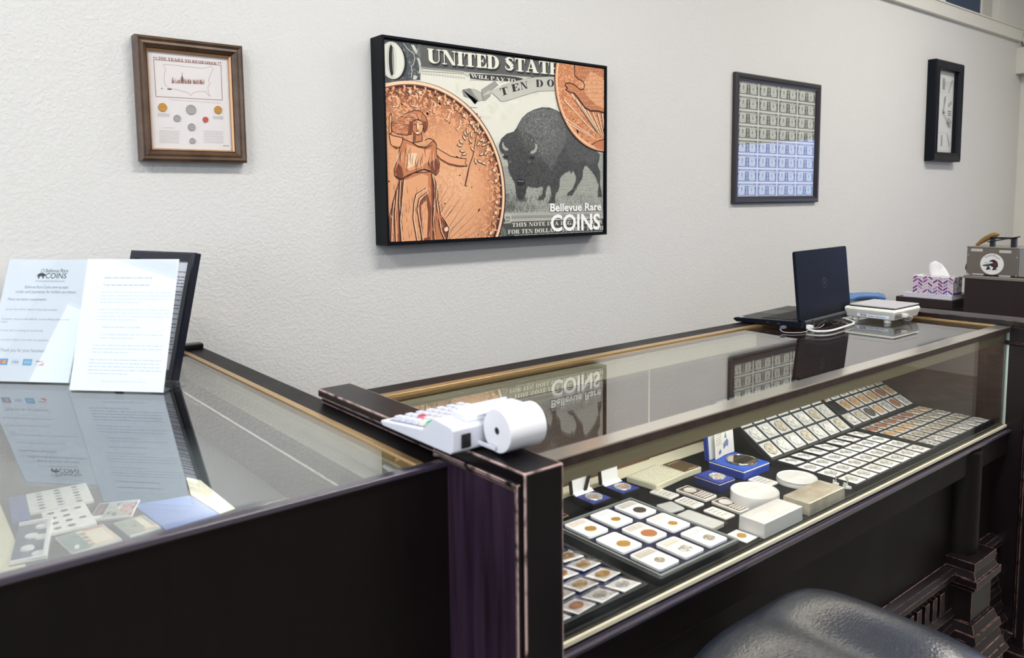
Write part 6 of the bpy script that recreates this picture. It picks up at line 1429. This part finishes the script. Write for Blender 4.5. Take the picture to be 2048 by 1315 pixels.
for q, zz in ((.03, .70), (.97, .68), (.03, .07), (.97, .05)):
    yy = ys0 + (ys1 - ys0) * q; obj('rivet', MB().cone((xs0 - .002, yy, zc + hz * zz), (xs0, yy, zc + hz * zz), .002, .003, 10), M_SLOT, sm)
ym = ys0 + (ys1 - ys0) * .505; zm = zc + hz * .42
bd = obj('badge', MB().cone((xs0 - .0025, ym, zm), (xs0 - .0002, ym, zm), .052, .052, 40), mat('badge_white', (232, 230, 228), .4), sm)
P = Print(); r = .052
for i, ch in enumerate('Steam Dragon'):
    a = math.radians(132 - i * 8.2); P.text(ch, r * .74 * math.cos(a) - .002, r * .74 * math.sin(a), .010, (60, 60, 62), 1, rot=a - H, w=None if ch in 'mSD' else .0046)
# generic little steaming kettle-beast: dark body, red flank, green front
P.poly([(-.046, -.008), (-.030, -.012), (-.012, -.002), (-.004, -.010), (.008, -.016), (.026, -.016), (.028, -.002), (.024, .012), (.012, .022), (.000, .022), (-.012, .014), (-.010, .010), (.000, .012), (.006, .006), (-.008, .002), (-.026, -.002)], (38, 30, 32), 1)
P.poly([(.006, .006), (.016, .012), (.022, .002), (.020, -.010), (.010, -.012)], (104, 34, 52), 2); P.poly([(-.028, -.004), (-.012, .0), (-.006, -.008), (-.014, -.014), (-.026, -.013)], (38, 92, 78), 2)
for x in (-.014, .014): P.poly([(x - .004, -.014), (x + .004, -.014), (x + .010, -.030), (x + .002, -.026), (x - .006, -.031), (x - .012, -.027)], (34, 28, 30), 1)
for x in (-.030, -.024, -.018): P.ring(x, .006, .002, .0028, (70, 70, 72), 1, 10)
P.build('badge_print', bd, Matrix.Translation((xs0 - .0028, ym, zm)) @ Matrix.Rotation(-H, 4, 'Z'), world=True)
yh0, yh1 = ys0 + (ys1 - ys0) * .36, ys0 + (ys1 - ys0) * .86; zh = zc + hz
obj('handle', MB().box(xs0 + .05, xs0 + .075, yh0 - .020, yh0, zh, zh + .046).box(xs0 + .05, xs0 + .075, yh1, yh1 + .022, zh, zh + .046).box(xs0 + .05, xs0 + .075, yh1, yh0, zh + .038, zh + .047), mat('handle_black', (18, 19, 23), .45), sm, bevel=.002)
obj('cord', MB().tube(smooth_path([(xs0 + .04, yh0 + .005, zh + .022), (xs0 + .04, (yh0 + yh1) / 2, zh + .036), (xs0 + .045, yh1 - .02, zh + .052)], 6), .003, 8), MATS['cable_black'], sm)
obj('yellow_hose', MB().tube(smooth_path([(xs0 + .07, ys0 - .015, zh + .002), (xs0 + .085, ys0 - .045, zh + .030), (xs0 + .09, ys0 - .085, zh + .054), (xs0 + .09, ys0 - .11, zh + .058)], 6), [.006 + .008 * math.sin(math.pi * i / 18) for i in range(19)], 10), mat('hose_ochre', (128, 96, 44), .5), sm)
obj('black_hose', MB().tube(smooth_path([(xs0 + .12, ys0 + .004, zc + .10), (xs0 + .11, ys0 + .030, zc + .06), (xs0 + .10, ys0 + .036, zc + .02), (xs0 + .12, ys0 + .010, zc + .004)], 8), .006, 8), MATS['cable_black'], sm)

# ---- leather stool in front of the counter
sx, sy = 1.165, .585
so = thing('stool', 'black leather padded stool in the front, brass nails along its edge', 'stool', (sx, sy, 0))
N = 28; vs = []; w, d = .395, .395
def rr_(t, u):
    return math.copysign(abs(t) ** 1, t)
mbs = MB(); top = []
for j in range(N + 1):
    for i in range(N + 1):
        a, b = i / N * 2 - 1, j / N * 2 - 1
        e = 1 - (abs(a) ** 5 + abs(b) ** 5) / 2.0
        crown = .062 * (1 - a ** 4) ** .6 * (1 - b ** 4) ** .6
        dip = -.012 * math.exp(-((a + .05) / .22) ** 2) * (1 - b * b) + .010 * math.exp(-((a - .45) / .25) ** 2) * (1 - b * b)
        kx = 1 - .05 * b * b; ky = 1 - .05 * a * a
        top.append((sx + a * w / 2 * kx, sy + b * d / 2 * ky, .632 + crown + dip))
mbs.add(top, [(j * (N + 1) + i, j * (N + 1) + i + 1, (j + 1) * (N + 1) + i + 1, (j + 1) * (N + 1) + i) for j in range(N) for i in range(N)], 0, True)
edge = [i for i in range(N + 1)] + [j * (N + 1) + N for j in range(1, N + 1)] + [N * (N + 1) + i for i in range(N - 1, -1, -1)] + [j * (N + 1) for j in range(N - 1, 0, -1)]
low = [(top[i][0], top[i][1], .580) for i in edge]; up = [top[i] for i in edge]; m_ = len(edge)
mbs.add(up + low, [(i, (i + 1) % m_, m_ + (i + 1) % m_, m_ + i) for i in range(m_)], 0, True)
M_LEATH = mat('black_leather', (30, 35, 46), .27, spec=.9, bump=(220, .25, 2), noise=(4, .2))  # blue of the reflected sky put into the base colour
obj('cushion', mbs, M_LEATH, so)
obj('seat_frame', MB().box(sx - .182, sx + .182, sy - .182, sy + .182, .49, .580), M_WOOD, so, bevel=.004)
for i in range(0, m_, 3):
    p = low[i]; q = Vector((p[0] - sx, p[1] - sy, 0)).normalized()
    obj('nail', MB().lathe([(0, .0035), (.003, .003), (.005, 0)], (0, 0, 0), 8).xf(Matrix.Translation((p[0] - q.x * .0005, p[1] - q.y * .0005, .588)) @ q.to_track_quat('Z', 'Y').to_matrix().to_4x4()), M_GOLD, so)
for ax in (-1, 1):
    for ay in (-1, 1): obj('leg', MB().add([(sx + ax * (.165 + o) + u * r, sy + ay * (.165 + o) + v_ * r, z) for z, r, o in ((0, .014, .03), (.49, .02, 0)) for u, v_ in ((-1, -1), (1, -1), (1, 1), (-1, 1))], [(3, 2, 1, 0), (4, 5, 6, 7), (0, 1, 5, 4), (1, 2, 6, 5), (2, 3, 7, 6), (3, 0, 4, 7)]), M_WOOD, so)
for ay in (-1, 1): obj('stretcher', MB().box(sx - .17, sx + .17, sy + ay * .175 - .01, sy + ay * .175 + .01, .20, .225), M_WOOD, so)
for ax in (-1, 1): obj('stretcher', MB().box(sx + ax * .175 - .01, sx + ax * .175 + .01, sy - .17, sy + .17, .26, .285), M_WOOD, so)
